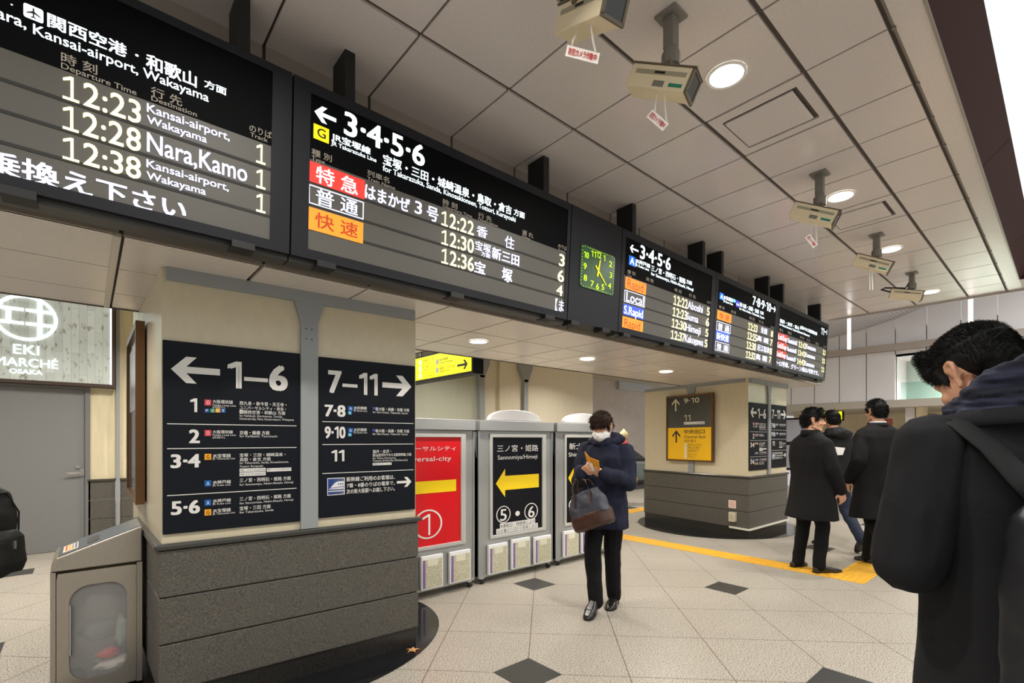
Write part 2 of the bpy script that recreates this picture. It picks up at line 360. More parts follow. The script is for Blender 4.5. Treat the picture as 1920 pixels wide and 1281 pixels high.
# writing measured on each surface: (kind, text, x0, x1, y0, y1, ink, weight) in metres
Q = {
 'B1': [('T', '関西空港', -0.1051, 0.1132, 0.5838, 0.6315, 'w', 2), ('P', '', -0.1638, -0.1146, 0.5857, 0.6317, 'w', 0), ('T', '・', -0.1979, -0.1852, 0.598, 0.6161, 'w', 1), ('T', '・', 0.1329, 0.1535, 0.592, 0.6265, 'w', 1), ('T', '和歌山', 0.1708, 0.3372, 0.578, 0.633, 'w', 2), ('T', '方面', 0.3583, 0.4484, 0.5943, 0.625, 'w', 2), ('T', 'Kansai-airport, Wakayama', -0.1406, 0.3798, 0.5402, 0.5735, 'w', 1), ('T', 'Nara,', -0.2644, -0.1567, 0.5468, 0.5828, 'w', 1), ('T', '時 刻', -0.07, 0.0282, 0.4805, 0.5167, 'g', 1), ('T', 'Departure Time', -0.07, 0.1424, 0.4599, 0.4796, 'g', 1), ('T', '行 先', 0.1868, 0.2884, 0.4813, 0.5172, 'g', 1), ('T', 'Destination', 0.1881, 0.3384, 0.463, 0.4811, 'g', 1), ('T', 'のりば', 0.5324, 0.6226, 0.4849, 0.5167, 'g', 1), ('T', 'Track', 0.5358, 0.6065, 0.4651, 0.4823, 'g', 1), ('T', '12:23', -0.066, 0.1562, 0.3586, 0.4399, 'y', 1), ('T', '12:28', -0.0662, 0.1566, 0.2533, 0.3351, 'y', 1), ('T', '12:38', -0.0664, 0.1571, 0.1489, 0.2269, 'y', 1), ('T', 'Kansai-airport,', 0.1746, 0.4579, 0.4149, 0.4465, 'v', 1), ('T', 'Wakayama', 0.1748, 0.3744, 0.3728, 0.4014, 'v', 1), ('T', 'Nara,Kamo', 0.1753, 0.5265, 0.2648, 0.3371, 'v', 1), ('T', 'Kansai-airport,', 0.1743, 0.4566, 0.2045, 0.234, 'v', 1), ('T', 'Wakayama', 0.1745, 0.3729, 0.1604, 0.1885, 'v', 1), ('T', '1', 0.5611, 0.5982, 0.3637, 0.4447, 'y', 1), ('T', '1', 0.5626, 0.5998, 0.2567, 0.3364, 'y', 1), ('T', '1', 0.5641, 0.6014, 0.1533, 0.2309, 'y', 1), ('T', '乗換え下さい', -0.2657, 0.3052, 0.0364, 0.1142, 'v', 2)],
 'B2': [('AL', '', 0.8058, 0.9097, 0.6498, 0.724, 'w', 0), ('T', '3·4·5·6', 0.9479, 1.4017, 0.6428, 0.7484, 'w', 2), ('R', '', 0.8039, 0.8766, 0.5639, 0.632, 'Y', 0), ('T', 'G', 0.8212, 0.8614, 0.579, 0.6192, 'k', 1), ('T', 'JR宝塚線', 0.8882, 1.0886, 0.5907, 0.6251, 'w', 2), ('T', 'JR Takarazuka Line', 0.8869, 1.1202, 0.5658, 0.5851, 'w', 1), ('T', '宝塚・三田・城崎温泉・鳥取・倉吉', 1.1556, 2.039, 0.5719, 0.6239, 'w', 2), ('T', '方面', 2.0573, 2.1518, 0.5805, 0.62, 'w', 2), ('T', 'for Takarazuka, Sanda, Kinosakionsen, Tottori, Kurayoshi', 1.1565, 2.0753, 0.5389, 0.5669, 'w', 1), ('T', '種 別', 0.7963, 0.8923, 0.483, 0.5149, 'g', 1), ('T', 'Type', 0.7968, 0.8593, 0.4603, 0.4794, 'g', 1), ('T', '列車名', 1.0728, 1.1951, 0.4844, 0.5139, 'g', 1), ('T', 'Train Name', 1.0734, 1.2291, 0.4628, 0.4795, 'g', 1), ('T', '時 刻', 1.5258, 1.6256, 0.4807, 0.5137, 'g', 1), ('T', 'Departure Time', 1.5264, 1.733, 0.4642, 0.4807, 'g', 1), ('T', '行 先', 1.7773, 1.8814, 0.4821, 0.5135, 'g', 1), ('T', 'Destination', 1.7781, 1.9304, 0.4646, 0.4809, 'g', 1), ('T', '遅 れ', 2.1355, 2.235, 0.4761, 0.5101, 'g', 1), ('T', 'Delay', 2.1365, 2.2076, 0.4585, 0.4724, 'g', 1), ('T', 'のりば', 2.4737, 2.5668, 0.4788, 0.5085, 'g', 1), ('T', 'Track', 2.475, 2.548, 0.4586, 0.4735, 'g', 1), ('R', '', 0.7869, 1.062, 0.3602, 0.4542, 'r', 0), ('T', '特 急', 0.8191, 1.0262, 0.3666, 0.4447, 'w', 1), ('O', '', 0.7871, 1.0596, 0.2589, 0.3465, 'v', 0), ('T', '普 通', 0.8212, 1.0289, 0.2677, 0.3389, 'v', 1), ('R', '', 0.7868, 1.0594, 0.1385, 0.2428, 'o', 0), ('T', '快 速', 0.8188, 1.0316, 0.1568, 0.2283, 'R', 1), ('T', 'はまかぜ', 1.0632, 1.3187, 0.368, 0.4438, 'v', 2), ('T', '3', 1.3371, 1.4054, 0.3817, 0.446, 'v', 1), ('T', '号', 1.4252, 1.499, 0.3689, 0.4486, 'v', 2), ('T', '12:22', 1.5209, 1.7491, 0.3655, 0.4435, 'y', 1), ('T', '12:30', 1.525, 1.7536, 0.2602, 0.3386, 'y', 1), ('T', '12:36', 1.5291, 1.7586, 0.1544, 0.2353, 'y', 1), ('T', '香', 1.7673, 1.8556, 0.3728, 0.437, 'v', 1), ('T', '住', 1.9932, 2.0717, 0.3605, 0.4365, 'v', 1), ('T', '宝塚', 1.7636, 1.8831, 0.2889, 0.3428, 'v', 1), ('T', '方面', 1.8072, 1.8847, 0.2616, 0.2888, 'v', 1), ('T', '新三田', 1.8925, 2.1199, 0.2677, 0.3372, 'v', 2), ('T', '宝', 1.7622, 1.847, 0.1532, 0.2226, 'v', 2), ('T', '塚', 1.9793, 2.0659, 0.1478, 0.2324, 'v', 2), ('T', '3', 2.4812, 2.5537, 0.3612, 0.4411, 'y', 1), ('T', '6', 2.4779, 2.5505, 0.2531, 0.3318, 'y', 1), ('T', '4', 2.472, 2.5445, 0.1553, 0.2261, 'y', 1), ('T', '【ま', 2.4709, 2.5579, 0.0444, 0.1296, 'v', 1)],
 'B3': [('AL', '', 3.2971, 3.4158, 0.6576, 0.7187, 'w', 0), ('T', '3·4·5·6', 3.4387, 3.9036, 0.6411, 0.7449, 'w', 2), ('R', '', 3.2938, 3.3776, 0.5527, 0.6285, 'B', 0), ('T', 'A', 3.309, 3.3649, 0.5652, 0.6166, 'w', 2), ('T', 'JR神戸線', 3.378, 3.5922, 0.5891, 0.6235, 'w', 2), ('T', 'JR Kobe Line', 3.3782, 3.5764, 0.5632, 0.5839, 'w', 1), ('T', '三ノ宮・西明石・姫路', 3.6062, 4.166, 0.575, 0.623, 'w', 2), ('T', '方面', 4.1801, 4.2809, 0.5874, 0.6242, 'w', 2), ('T', 'for Sannomiya, Nishi-Akashi, Himeji', 3.6095, 4.3121, 0.54, 0.5658, 'w', 1), ('T', '種 別', 3.2796, 3.3867, 0.4822, 0.5114, 'g', 1), ('T', 'Type', 3.2797, 3.3419, 0.4572, 0.4747, 'g', 1), ('T', '両 数', 3.5431, 3.6539, 0.477, 0.5087, 'g', 1), ('T', '時 刻', 3.9907, 4.105, 0.4747, 0.5074, 'g', 1), ('T', '行 先', 4.2393, 4.3623, 0.4752, 0.5091, 'g', 1), ('R', '', 3.2599, 3.5498, 0.3578, 0.4513, 'o', 0), ('T', 'Rapid', 3.289, 3.5085, 0.3696, 0.4405, 'R', 0), ('O', '', 3.2565, 3.5411, 0.2512, 0.3469, 'v', 0), ('T', 'Local', 3.2807, 3.5257, 0.2617, 0.3356, 'v', 1), ('R', '', 3.25, 3.5316, 0.1487, 0.2357, 'b', 0), ('T', 'S.Rapid', 3.2591, 3.5225, 0.1592, 0.2219, 'w', 1), ('R', '', 3.2455, 3.5329, 0.0464, 0.1346, 'o', 0), ('T', 'Rapid', 3.2728, 3.4912, 0.0553, 0.119, 'R', 0), ('T', '12:22', 3.9809, 4.2245, 0.3589, 0.442, 'y', 1), ('T', 'Aboshi', 4.2276, 4.5079, 0.3686, 0.4365, 'v', 1), ('T', '5', 4.5698, 4.6654, 0.3652, 0.4394, 'y', 1), ('T', '12:23', 3.9766, 4.2202, 0.2565, 0.3347, 'y', 1), ('T', 'Suma', 4.2121, 4.4338, 0.2621, 0.3274, 'v', 1), ('T', '6', 4.5673, 4.6629, 0.2593, 0.3372, 'y', 1), ('T', '12:30', 3.9723, 4.2157, 0.1555, 0.2318, 'y', 1), ('T', 'Himeji', 4.2138, 4.4893, 0.1584, 0.2239, 'v', 1), ('T', '5', 4.5673, 4.663, 0.1572, 0.2296, 'y', 1), ('T', '12:37', 3.968, 4.2113, 0.0523, 0.1261, 'y', 1), ('T', 'Kakogawa', 4.2114, 4.553, 0.0559, 0.1223, 'v', 1), ('T', '5', 4.5615, 4.6571, 0.0542, 0.1252, 'y', 1), ('T', 'のりば', 4.5822, 4.6824, 0.4765, 0.5049, 'g', 1)],
 'B4': [('R', '', 4.8295, 4.9193, 0.5659, 0.6328, 'B', 0), ('T', 'A', 4.8443, 4.9057, 0.5762, 0.6188, 'w', 2), ('T', 'JR京都線', 4.9165, 5.1246, 0.5822, 0.6216, 'w', 2), ('T', 'JR Kyoto Line', 4.9168, 5.1286, 0.5534, 0.5742, 'w', 1), ('R', '', 5.1256, 5.1906, 0.5901, 0.6243, 'c', 0), ('T', 'B', 5.1423, 5.1755, 0.5947, 0.6176, 'w', 1), ('R', '', 5.1999, 5.2769, 0.5564, 0.6227, 'p', 0), ('R', '', 5.2032, 5.2748, 0.5712, 0.5958, 'w', 0), ('T', '新大阪・高槻・京都', 5.2868, 5.7709, 0.5718, 0.6175, 'w', 2), ('T', '方面', 5.7826, 5.9152, 0.5792, 0.6164, 'w', 2), ('T', 'for Shin-Osaka, Takatsuki, Kyoto', 5.2822, 5.9265, 0.5391, 0.5625, 'w', 1), ('T', '7·8·9·10', 5.594, 6.0977, 0.6469, 0.7417, 'w', 2), ('AR', '', 6.107, 6.2368, 0.6644, 0.7335, 'w', 0), ('T', '種 別', 4.828, 4.9453, 0.4755, 0.5049, 'g', 1), ('T', '両 数', 5.0981, 5.2102, 0.4722, 0.5026, 'g', 1), ('T', '時 刻', 5.5418, 5.6665, 0.4729, 0.5091, 'g', 1), ('T', '行 先', 5.7881, 5.9108, 0.4741, 0.5073, 'g', 1), ('T', 'のりば', 6.1167, 6.2264, 0.4634, 0.4936, 'g', 1), ('R', '', 4.8037, 5.114, 0.3624, 0.4525, 'o', 0), ('T', '快 速', 4.8455, 5.0672, 0.3729, 0.4366, 'R', 1), ('O', '', 4.8017, 5.1088, 0.2494, 0.344, 'v', 0), ('T', '普 通', 4.8324, 5.0806, 0.2591, 0.329, 'v', 1), ('R', '', 4.7975, 5.0939, 0.1547, 0.2457, 'b', 0), ('T', '新快速', 4.8158, 5.0797, 0.1609, 0.231, 'w', 1), ('O', '', 4.7977, 5.1012, 0.0492, 0.1399, 'v', 0), ('T', '普 通', 4.8281, 5.0768, 0.0604, 0.1247, 'v', 1), ('T', '12:23', 5.5199, 5.7581, 0.3584, 0.4381, 'y', 1), ('T', '米原', 5.7791, 6.108, 0.3708, 0.4414, 'v', 1), ('T', '12:25', 5.5155, 5.7536, 0.2547, 0.3339, 'y', 1), ('T', '高 槻', 5.7635, 6.0806, 0.271, 0.3334, 'v', 1), ('T', '12:30', 5.5111, 5.7492, 0.1511, 0.2312, 'y', 1), ('T', '近江塩津', 5.7874, 6.1198, 0.1634, 0.2345, 'v', 1), ('T', '12:32', 5.5063, 5.7444, 0.0497, 0.1235, 'y', 1), ('T', '高 槻', 5.7586, 6.0759, 0.0578, 0.1248, 'v', 1), ('T', '8', 6.1208, 6.2198, 0.3669, 0.4349, 'y', 1), ('T', '7', 6.1178, 6.2168, 0.2603, 0.3346, 'y', 1), ('T', '8', 6.1162, 6.2153, 0.1582, 0.2327, 'y', 1), ('T', '7', 6.114, 6.213, 0.0604, 0.1307, 'y', 1)],
 'B5': [('T', '福井・金沢・富山', 6.3779, 7.0136, 0.5733, 0.6182, 'w', 2), ('T', '(金沢のりかえ北陸新幹線)方面', 7.0539, 7.6953, 0.5941, 0.6395, 'w', 2), ('T', 'for Fukui, Kanazawa, Toyama (Hokuriku Shinkansen)', 6.3769, 7.4094, 0.5369, 0.5634, 'w', 1), ('T', '11', 7.8437, 7.9788, 0.6391, 0.73, 'w', 2), ('AR', '', 7.9892, 8.1258, 0.6596, 0.7279, 'w', 0), ('T', '種 別', 6.381, 6.4927, 0.4694, 0.5048, 'g', 1), ('T', '列車名', 6.6439, 6.7746, 0.47, 0.5065, 'g', 1), ('T', '時 刻', 7.076, 7.2111, 0.4722, 0.5056, 'g', 1), ('T', '行 先', 7.3111, 7.4386, 0.4688, 0.503, 'g', 1), ('T', '遅 れ', 7.663, 7.7997, 0.4632, 0.5037, 'g', 1), ('T', 'のりば', 7.9901, 8.1033, 0.467, 0.4984, 'g', 1), ('R', '', 6.3523, 6.6508, 0.3609, 0.4446, 'r', 0), ('T', 'Ltd.Exp', 6.3647, 6.6382, 0.3698, 0.43, 'w', 1), ('T', 'Thunderbird23', 6.6619, 6.9864, 0.3647, 0.4213, 'v', 1), ('T', '12:42', 7.0353, 7.3065, 0.3564, 0.4306, 'y', 1), ('T', 'Kanazawa', 7.3157, 7.6849, 0.369, 0.4315, 'v', 1), ('T', '11', 7.9696, 8.1199, 0.3628, 0.4315, 'y', 1), ('R', '', 6.3456, 6.6439, 0.2602, 0.3405, 'r', 0), ('T', 'Ltd.Exp', 6.358, 6.6313, 0.269, 0.3257, 'w', 1), ('T', 'Thunderbird25', 6.655, 6.9792, 0.2605, 0.3135, 'v', 1), ('T', '13:42', 7.0281, 7.2991, 0.2481, 0.3185, 'y', 1), ('T', 'Kanazawa', 7.3083, 7.6773, 0.2576, 0.3163, 'v', 1), ('T', '11', 7.9618, 8.112, 0.2441, 0.3087, 'y', 1), ('R', '', 6.3397, 6.6378, 0.155, 0.2363, 'r', 0), ('T', 'Ltd.Exp', 6.3521, 6.6252, 0.1636, 0.2213, 'w', 1), ('T', 'Thunderbird27', 6.6488, 6.973, 0.1517, 0.2058, 'v', 1), ('T', '14:42', 7.0218, 7.2927, 0.1349, 0.2064, 'y', 1), ('T', 'Kanazawa', 7.3019, 7.6707, 0.1412, 0.201, 'v', 1), ('T', '11', 7.955, 8.1052, 0.1201, 0.186, 'y', 1), ('T', '～12号車、グリーン車は1号車です。', 6.3405, 7.8652, 0.0504, 0.1138, 'v', 2)],
 'S1': [('AL', '', 0.0375, 0.2522, 1.6885, 1.8242, 'w', 0), ('T', '1–6', 0.2873, 0.589, 1.681, 1.8157, 'w', 3), ('T', '1', 0.1192, 0.1497, 1.5432, 1.6093, 'w', 3), ('T', '2', 0.1139, 0.1613, 1.3821, 1.4481, 'w', 3), ('T', '3·4', 0.036, 0.1636, 1.2565, 1.3213, 'w', 3), ('T', '5·6', 0.0375, 0.1621, 1.0187, 1.0835, 'w', 3), ('R', '', 0.1823, 0.2122, 1.5776, 1.6088, 'q', 0), ('T', 'O', 0.1906, 0.2044, 1.5842, 1.603, 'w', 1), ('R', '', 0.1823, 0.2122, 1.4176, 1.4489, 'q', 0), ('T', 'O', 0.1906, 0.2044, 1.4239, 1.4427, 'w', 1), ('R', '', 0.1823, 0.2122, 1.2927, 1.3239, 'h', 0), ('T', 'G', 0.1906, 0.2044, 1.2987, 1.3175, 'k', 1), ('R', '', 0.1823, 0.2122, 1.153, 1.1842, 'B', 0), ('T', 'A', 0.1906, 0.2044, 1.1587, 1.1775, 'w', 1), ('R', '', 0.1823, 0.2122, 1.0519, 1.0831, 'B', 0), ('T', 'A', 0.1906, 0.2044, 1.0574, 1.0762, 'w', 1), ('R', '', 0.1823, 0.2122, 1.0004, 1.0326, 'h', 0), ('T', 'G', 0.1906, 0.2044, 1.006, 1.0254, 'k', 1), ('R', '', 0.1823, 0.2035, 1.5408, 1.561, 'b2', 0), ('T', 'P', 0.1882, 0.198, 1.5451, 1.5572, 'w', 1), ('R', '', 0.2075, 0.2289, 1.5417, 1.562, 'gr', 0), ('T', 'Q', 0.2135, 0.2233, 1.5459, 1.5582, 'w', 1), ('R', '', 0.2313, 0.253, 1.5425, 1.5629, 'h', 0), ('T', 'R', 0.2374, 0.2474, 1.5468, 1.5591, 'w', 1), ('R', '', 0.2555, 0.2774, 1.5433, 1.5639, 'B', 0), ('T', 'S', 0.2616, 0.2717, 1.5476, 1.56, 'w', 1), ('T', '大阪環状線', 0.2178, 0.3121, 1.5902, 1.6097, 'w', 1), ('T', 'Osaka Loop Line', 0.2178, 0.3262, 1.5763, 1.5865, 'w', 0), ('T', '(内回り)', 0.2178, 0.275, 1.5642, 1.5754, 'w', 0), ('T', '大阪環状線', 0.2178, 0.3121, 1.4308, 1.4484, 'w', 1), ('T', 'Osaka Loop Line', 0.2178, 0.3262, 1.4187, 1.428, 'w', 0), ('T', '(外回り)', 0.2178, 0.275, 1.4039, 1.4159, 'w', 0), ('T', '西九条・新今宮・天王寺・', 0.3439, 0.5814, 1.5864, 1.6083, 'w', 1), ('T', 'ユニバーサルシティ・奈良・', 0.3439, 0.5786, 1.5625, 1.5826, 'w', 1), ('P', '', 0.3439, 0.3608, 1.5396, 1.5606, 'w', 0), ('T', '関西空港・和歌山 方面', 0.3633, 0.5749, 1.5393, 1.5594, 'w', 1), ('T', 'for Nishikujō, Shin-Imamiya, Tennōji,', 0.3439, 0.56, 1.5234, 1.5348, 'w', 0), ('T', 'Universal-city, Nara, Kansai-airport, Wakayama', 0.3439, 0.6222, 1.5071, 1.5186, 'w', 0), ('T', '京橋・鶴橋 方面', 0.3439, 0.4922, 1.425, 1.447, 'w', 1), ('T', 'for Kyōbashi, Tsuruhashi', 0.3439, 0.5331, 1.4116, 1.4231, 'w', 0), ('T', 'JR宝塚線', 0.2186, 0.3021, 1.3028, 1.3232, 'w', 1), ('T', 'JR Takarazuka Line', 0.2186, 0.322, 1.2926, 1.3019, 'w', 0), ('T', '宝塚・三田・城崎温泉・', 0.3439, 0.5768, 1.3038, 1.3238, 'w', 1), ('T', '鳥取・倉吉 方面', 0.3439, 0.4985, 1.2799, 1.2999, 'w', 1), ('T', 'for Takarazuka, Sanda, Kinosakionsen,', 0.3439, 0.5937, 1.2656, 1.277, 'w', 0), ('T', 'Tottori, Kurayoshi', 0.3439, 0.4599, 1.2465, 1.2579, 'w', 0), ('R', '', 0.3439, 0.4733, 1.2216, 1.2407, 'w', 0), ('R', '', 0.4787, 0.6079, 1.218, 1.2377, 'w', 0), ('R', '', 0.3439, 0.4733, 1.1987, 1.2188, 'w', 0), ('T', '特急 こうのとり KOUNOTORI', 0.3481, 0.4688, 1.2243, 1.2377, 'k', 0), ('T', '特急 スーパーはくと SUPER HAKUTO', 0.4823, 0.6041, 1.2238, 1.2347, 'k', 0), ('T', '特急 はまかぜ HAMAKAZE', 0.3481, 0.4688, 1.2024, 1.2148, 'k', 0), ('T', 'JR神戸線', 0.2186, 0.3029, 1.1629, 1.1823, 'w', 1), ('T', 'JR Kobe Line', 0.2186, 0.3013, 1.1517, 1.161, 'w', 0), ('T', '三ノ宮・西明石・姫路 方面', 0.3439, 0.605, 1.1653, 1.1873, 'w', 1), ('T', 'for Sannomiya, Nishi-Akashi, Himeji', 0.3439, 0.6184, 1.1472, 1.1586, 'w', 0), ('T', 'JR神戸線', 0.2186, 0.3029, 1.0646, 1.084, 'w', 1), ('T', 'JR Kobe Line', 0.2186, 0.3013, 1.0535, 1.0627, 'w', 0), ('T', '三ノ宮・西明石・姫路 方面', 0.3439, 0.605, 1.0641, 1.0861, 'w', 1), ('T', 'for Sannomiya, Nishi-Akashi, Himeji', 0.3439, 0.6184, 1.046, 1.0574, 'w', 0), ('T', 'JR宝塚線', 0.2186, 0.3021, 1.0117, 1.0321, 'w', 1), ('T', 'JR Takarazuka Line', 0.2186, 0.322, 1.0006, 1.0099, 'w', 0), ('T', '宝塚・三田 方面', 0.3439, 0.4985, 1.0125, 1.0345, 'w', 1), ('T', 'for Takarazuka, Sanda', 0.3439, 0.5139, 0.9963, 1.0078, 'w', 0), ('R', '', 0.0215, 0.6365, 1.4763, 1.4803, 'w', 0), ('R', '', 0.0215, 0.6365, 1.351, 1.355, 'w', 0), ('R', '', 0.0215, 0.6365, 1.1143, 1.1183, 'w', 0)],
 'S2': [('T', '7–11', 0.8164, 1.1282, 1.6852, 1.8141, 'w', 3), ('AR', '', 1.1602, 1.3661, 1.6852, 1.8214, 'w', 0), ('T', '7·8', 0.7957, 0.9214, 1.5405, 1.6069, 'w', 3), ('R', '', 0.9377, 0.9685, 1.5773, 1.6055, 'B', 0), ('T', 'A', 0.9463, 0.9604, 1.5832, 1.6002, 'w', 1), ('R', '', 0.9377, 0.9597, 1.5544, 1.574, 'c', 0), ('T', 'B', 0.9438, 0.9539, 1.5586, 1.5703, 'w', 1), ('T', 'JR京都線', 0.9729, 1.0562, 1.5873, 1.607, 'w', 1), ('T', 'JR Kyoto Line', 0.9729, 1.0585, 1.5741, 1.5851, 'w', 0), ('R', '', 1.0954, 1.1129, 1.5919, 1.6054, 'p', 0), ('T', '新大阪・高槻・京都 方面', 1.1141, 1.3493, 1.5847, 1.6061, 'w', 1), ('T', 'for Shin-Osaka, Takatsuki, Kyoto', 1.0954, 1.3391, 1.5684, 1.5807, 'w', 0), ('T', '9·10', 0.7957, 0.9214, 1.4086, 1.4751, 'w', 3), ('R', '', 0.9377, 0.9685, 1.4415, 1.4697, 'B', 0), ('T', 'A', 0.9463, 0.9604, 1.4472, 1.4642, 'w', 1), ('R', '', 0.9377, 0.9597, 1.4187, 1.4382, 'c', 0), ('T', 'B', 0.9438, 0.9539, 1.4226, 1.4344, 'w', 1), ('T', 'JR京都線', 0.9729, 1.0562, 1.4505, 1.4702, 'w', 1), ('T', 'JR Kyoto Line', 0.9729, 1.0585, 1.4374, 1.4483, 'w', 0), ('R', '', 1.0954, 1.1129, 1.4518, 1.4652, 'p', 0), ('T', '新大阪・高槻・京都 方面', 1.1141, 1.3493, 1.4441, 1.4655, 'w', 1), ('T', 'for Shin-Osaka, Takatsuki, Kyoto', 1.0954, 1.3391, 1.4282, 1.4406, 'w', 0), ('R', '', 0.7824, 1.3816, 1.5046, 1.5086, 'w', 0), ('R', '', 0.7824, 1.3816, 1.3666, 1.3706, 'w', 0), ('R', '', 0.7824, 1.3816, 1.1928, 1.1968, 'w', 0), ('T', '11', 0.8362, 0.9138, 1.2673, 1.3321, 'w', 3), ('T', '福井・金沢・', 1.0954, 1.2205, 1.3117, 1.333, 'w', 1), ('T', '富山(金沢のりかえ北陸新幹線) 方面', 1.0954, 1.3648, 1.2892, 1.3094, 'w', 1), ('T', 'for Fukui, Kanazawa,', 1.0954, 1.2549, 1.2736, 1.2848, 'w', 0), ('T', 'Toyama (Hokuriku Shinkansen)', 1.0954, 1.3365, 1.2567, 1.2691, 'w', 0), ('R', '', 1.0954, 1.2242, 1.2332, 1.2489, 'w', 0), ('T', '特急 サンダーバード', 1.1001, 1.2193, 1.2353, 1.2465, 'k', 0), ('R', '', 0.8112, 0.9171, 1.0606, 1.1653, 'w', 0), ('R', '', 0.8154, 0.9128, 1.0645, 1.1609, 'b2', 0), ('S', '', 0.8185, 0.9106, 1.0749, 1.1469, 'w', 0), ('T', '新幹線ご利用のお客様は、', 0.9268, 1.2463, 1.138, 1.1672, 'w', 1), ('T', '7番・8番のりばの電車で、', 0.9301, 1.2463, 1.0998, 1.128, 'w', 1), ('T', '次の新大阪駅へお越し下さい。', 0.9268, 1.2463, 1.0621, 1.0914, 'w', 1), ('AR', '', 1.2611, 1.3661, 1.083, 1.149, 'w', 0)],
 'EX': [('T', '9·10', -1.0551, -0.7686, 1.9724, 2.049, 'e', 1), ('T', '11', -1.0551, -0.9243, 1.6934, 1.7832, 'e', 1), ('AU', '', -1.2918, -1.1424, 1.8545, 2.0572, 'e', 0), ('R', '', -1.0551, -0.6722, 1.6335, 1.6754, 'w', 0), ('T', '特急 サンダーバード THUNDERBIRD', -1.045, -0.6815, 1.6392, 1.6667, 'k', 0), ('AU', '', -1.2842, -1.1263, 1.3484, 1.5473, 'k', 0), ('T', '中央出口', -1.0522, -0.6749, 1.4862, 1.5556, 'k', 1), ('T', 'Central Exit', -1.0479, -0.6551, 1.4179, 1.4622, 'k', 0), ('T', '중앙 출구', -1.0479, -0.83, 1.3545, 1.3976, 'k', 0), ('R', '', -1.0435, -1.0006, 1.2924, 1.333, 'w', 0), ('T', 'JR高速バスのりば', -0.9835, -0.7417, 1.3133, 1.3311, 'k', 0), ('T', 'JR Highway Bus Terminal', -0.9835, -0.7282, 1.2978, 1.3085, 'k', 0), ('R', '', -1.0435, -1.0006, 1.2445, 1.2852, 'w', 0), ('T', '地下鉄', -0.9835, -0.7686, 1.2657, 1.2836, 'k', 0), ('T', 'Subway', -0.9835, -0.7551, 1.2503, 1.261, 'k', 0), ('R', '', -1.0435, -1.0006, 1.1967, 1.2373, 'w', 0), ('T', 'JR高架下', -0.9835, -0.7958, 1.2182, 1.236, 'k', 0), ('T', 'Station Office', -0.9835, -0.7822, 1.2028, 1.2135, 'k', 0), ('R', '', -1.0435, -1.0006, 1.1488, 1.1895, 'w', 0), ('T', 'エレベーター', -0.9835, -0.8231, 1.1707, 1.1885, 'k', 0), ('T', 'Elevator', -0.9835, -0.8094, 1.1552, 1.1659, 'k', 0), ('R', '', -1.0435, -1.0006, 1.101, 1.1417, 'w', 0), ('T', 'コインロッカー', -0.9835, -0.8506, 1.1232, 1.141, 'k', 0), ('T', 'Coin Lockers', -0.9835, -0.8368, 1.1077, 1.1184, 'k', 0)],
 'ST': [('T', 'ユニバーサルシティ', 1.9168, 2.5708, 1.2962, 1.3401, 'w', 0), ('T', 'Universal-city', 1.9859, 2.5194, 1.2064, 1.2482, 'w', 0), ('AL', '', 2.0139, 2.5741, 0.8683, 1.0846, 'Y', 0), ('T', '1', 2.2176, 2.2967, 0.5517, 0.7356, 'w', 0), ('C', '', 2.1287, 2.4221, 0.5192, 0.7783, 'w', 0), ('T', '三ノ宮・姫路', 3.0627, 3.6284, 1.2741, 1.3439, 'w', 0), ('T', 'Sannomiya/Himeji', 3.0704, 3.6173, 1.1982, 1.2398, 'w', 0), ('AL', '', 3.0474, 3.6395, 0.8183, 1.1041, 'Y', 0), ('C', '', 3.0532, 3.2394, 0.5614, 0.7334, 'w', 0), ('C', '', 3.429, 3.624, 0.5544, 0.7304, 'w', 0), ('T', '5', 3.1013, 3.1875, 0.5858, 0.6992, 'w', 1), ('T', '6', 3.4822, 3.5754, 0.5799, 0.6944, 'w', 1), ('D', '', 3.3043, 3.3661, 0.6125, 0.6646, 'w', 0), ('R', '', 3.0993, 3.5842, 0.5084, 0.5606, 'w', 0), ('R', '', 3.0532, 3.624, 0.4607, 0.5111, 'w', 0), ('T', '※運転日・時間帯により', 3.109, 3.5754, 0.5147, 0.5521, 'k', 0), ('T', '③④番のりばから発車します', 3.0627, 3.6129, 0.4654, 0.5025, 'k', 0)],
 'ST3': [('T', '新大阪・京都', 4.1188, 4.8154, 1.2832, 1.3567, 'w', 0), ('T', 'Shin-Osaka/Kyoto', 4.1071, 4.8154, 1.2042, 1.2494, 'w', 0), ('AL', '', 4.1005, 4.8154, 0.8489, 1.0746, 'Y', 0), ('C', '', 4.1105, 4.3683, 0.5658, 0.7353, 'w', 0), ('T', '7', 4.1692, 4.2806, 0.5884, 0.7022, 'w', 1)],
 'EKI': [('T', 'EKI', -0.6536, -0.4329, 2.4053, 2.5148, 'w', 1), ('T', 'MARCHÉ', -0.8048, -0.2668, 2.2591, 2.3559, 'w', 1), ('T', 'OSAKA', -0.6842, -0.4046, 2.1728, 2.2251, 'w', 1)],
}

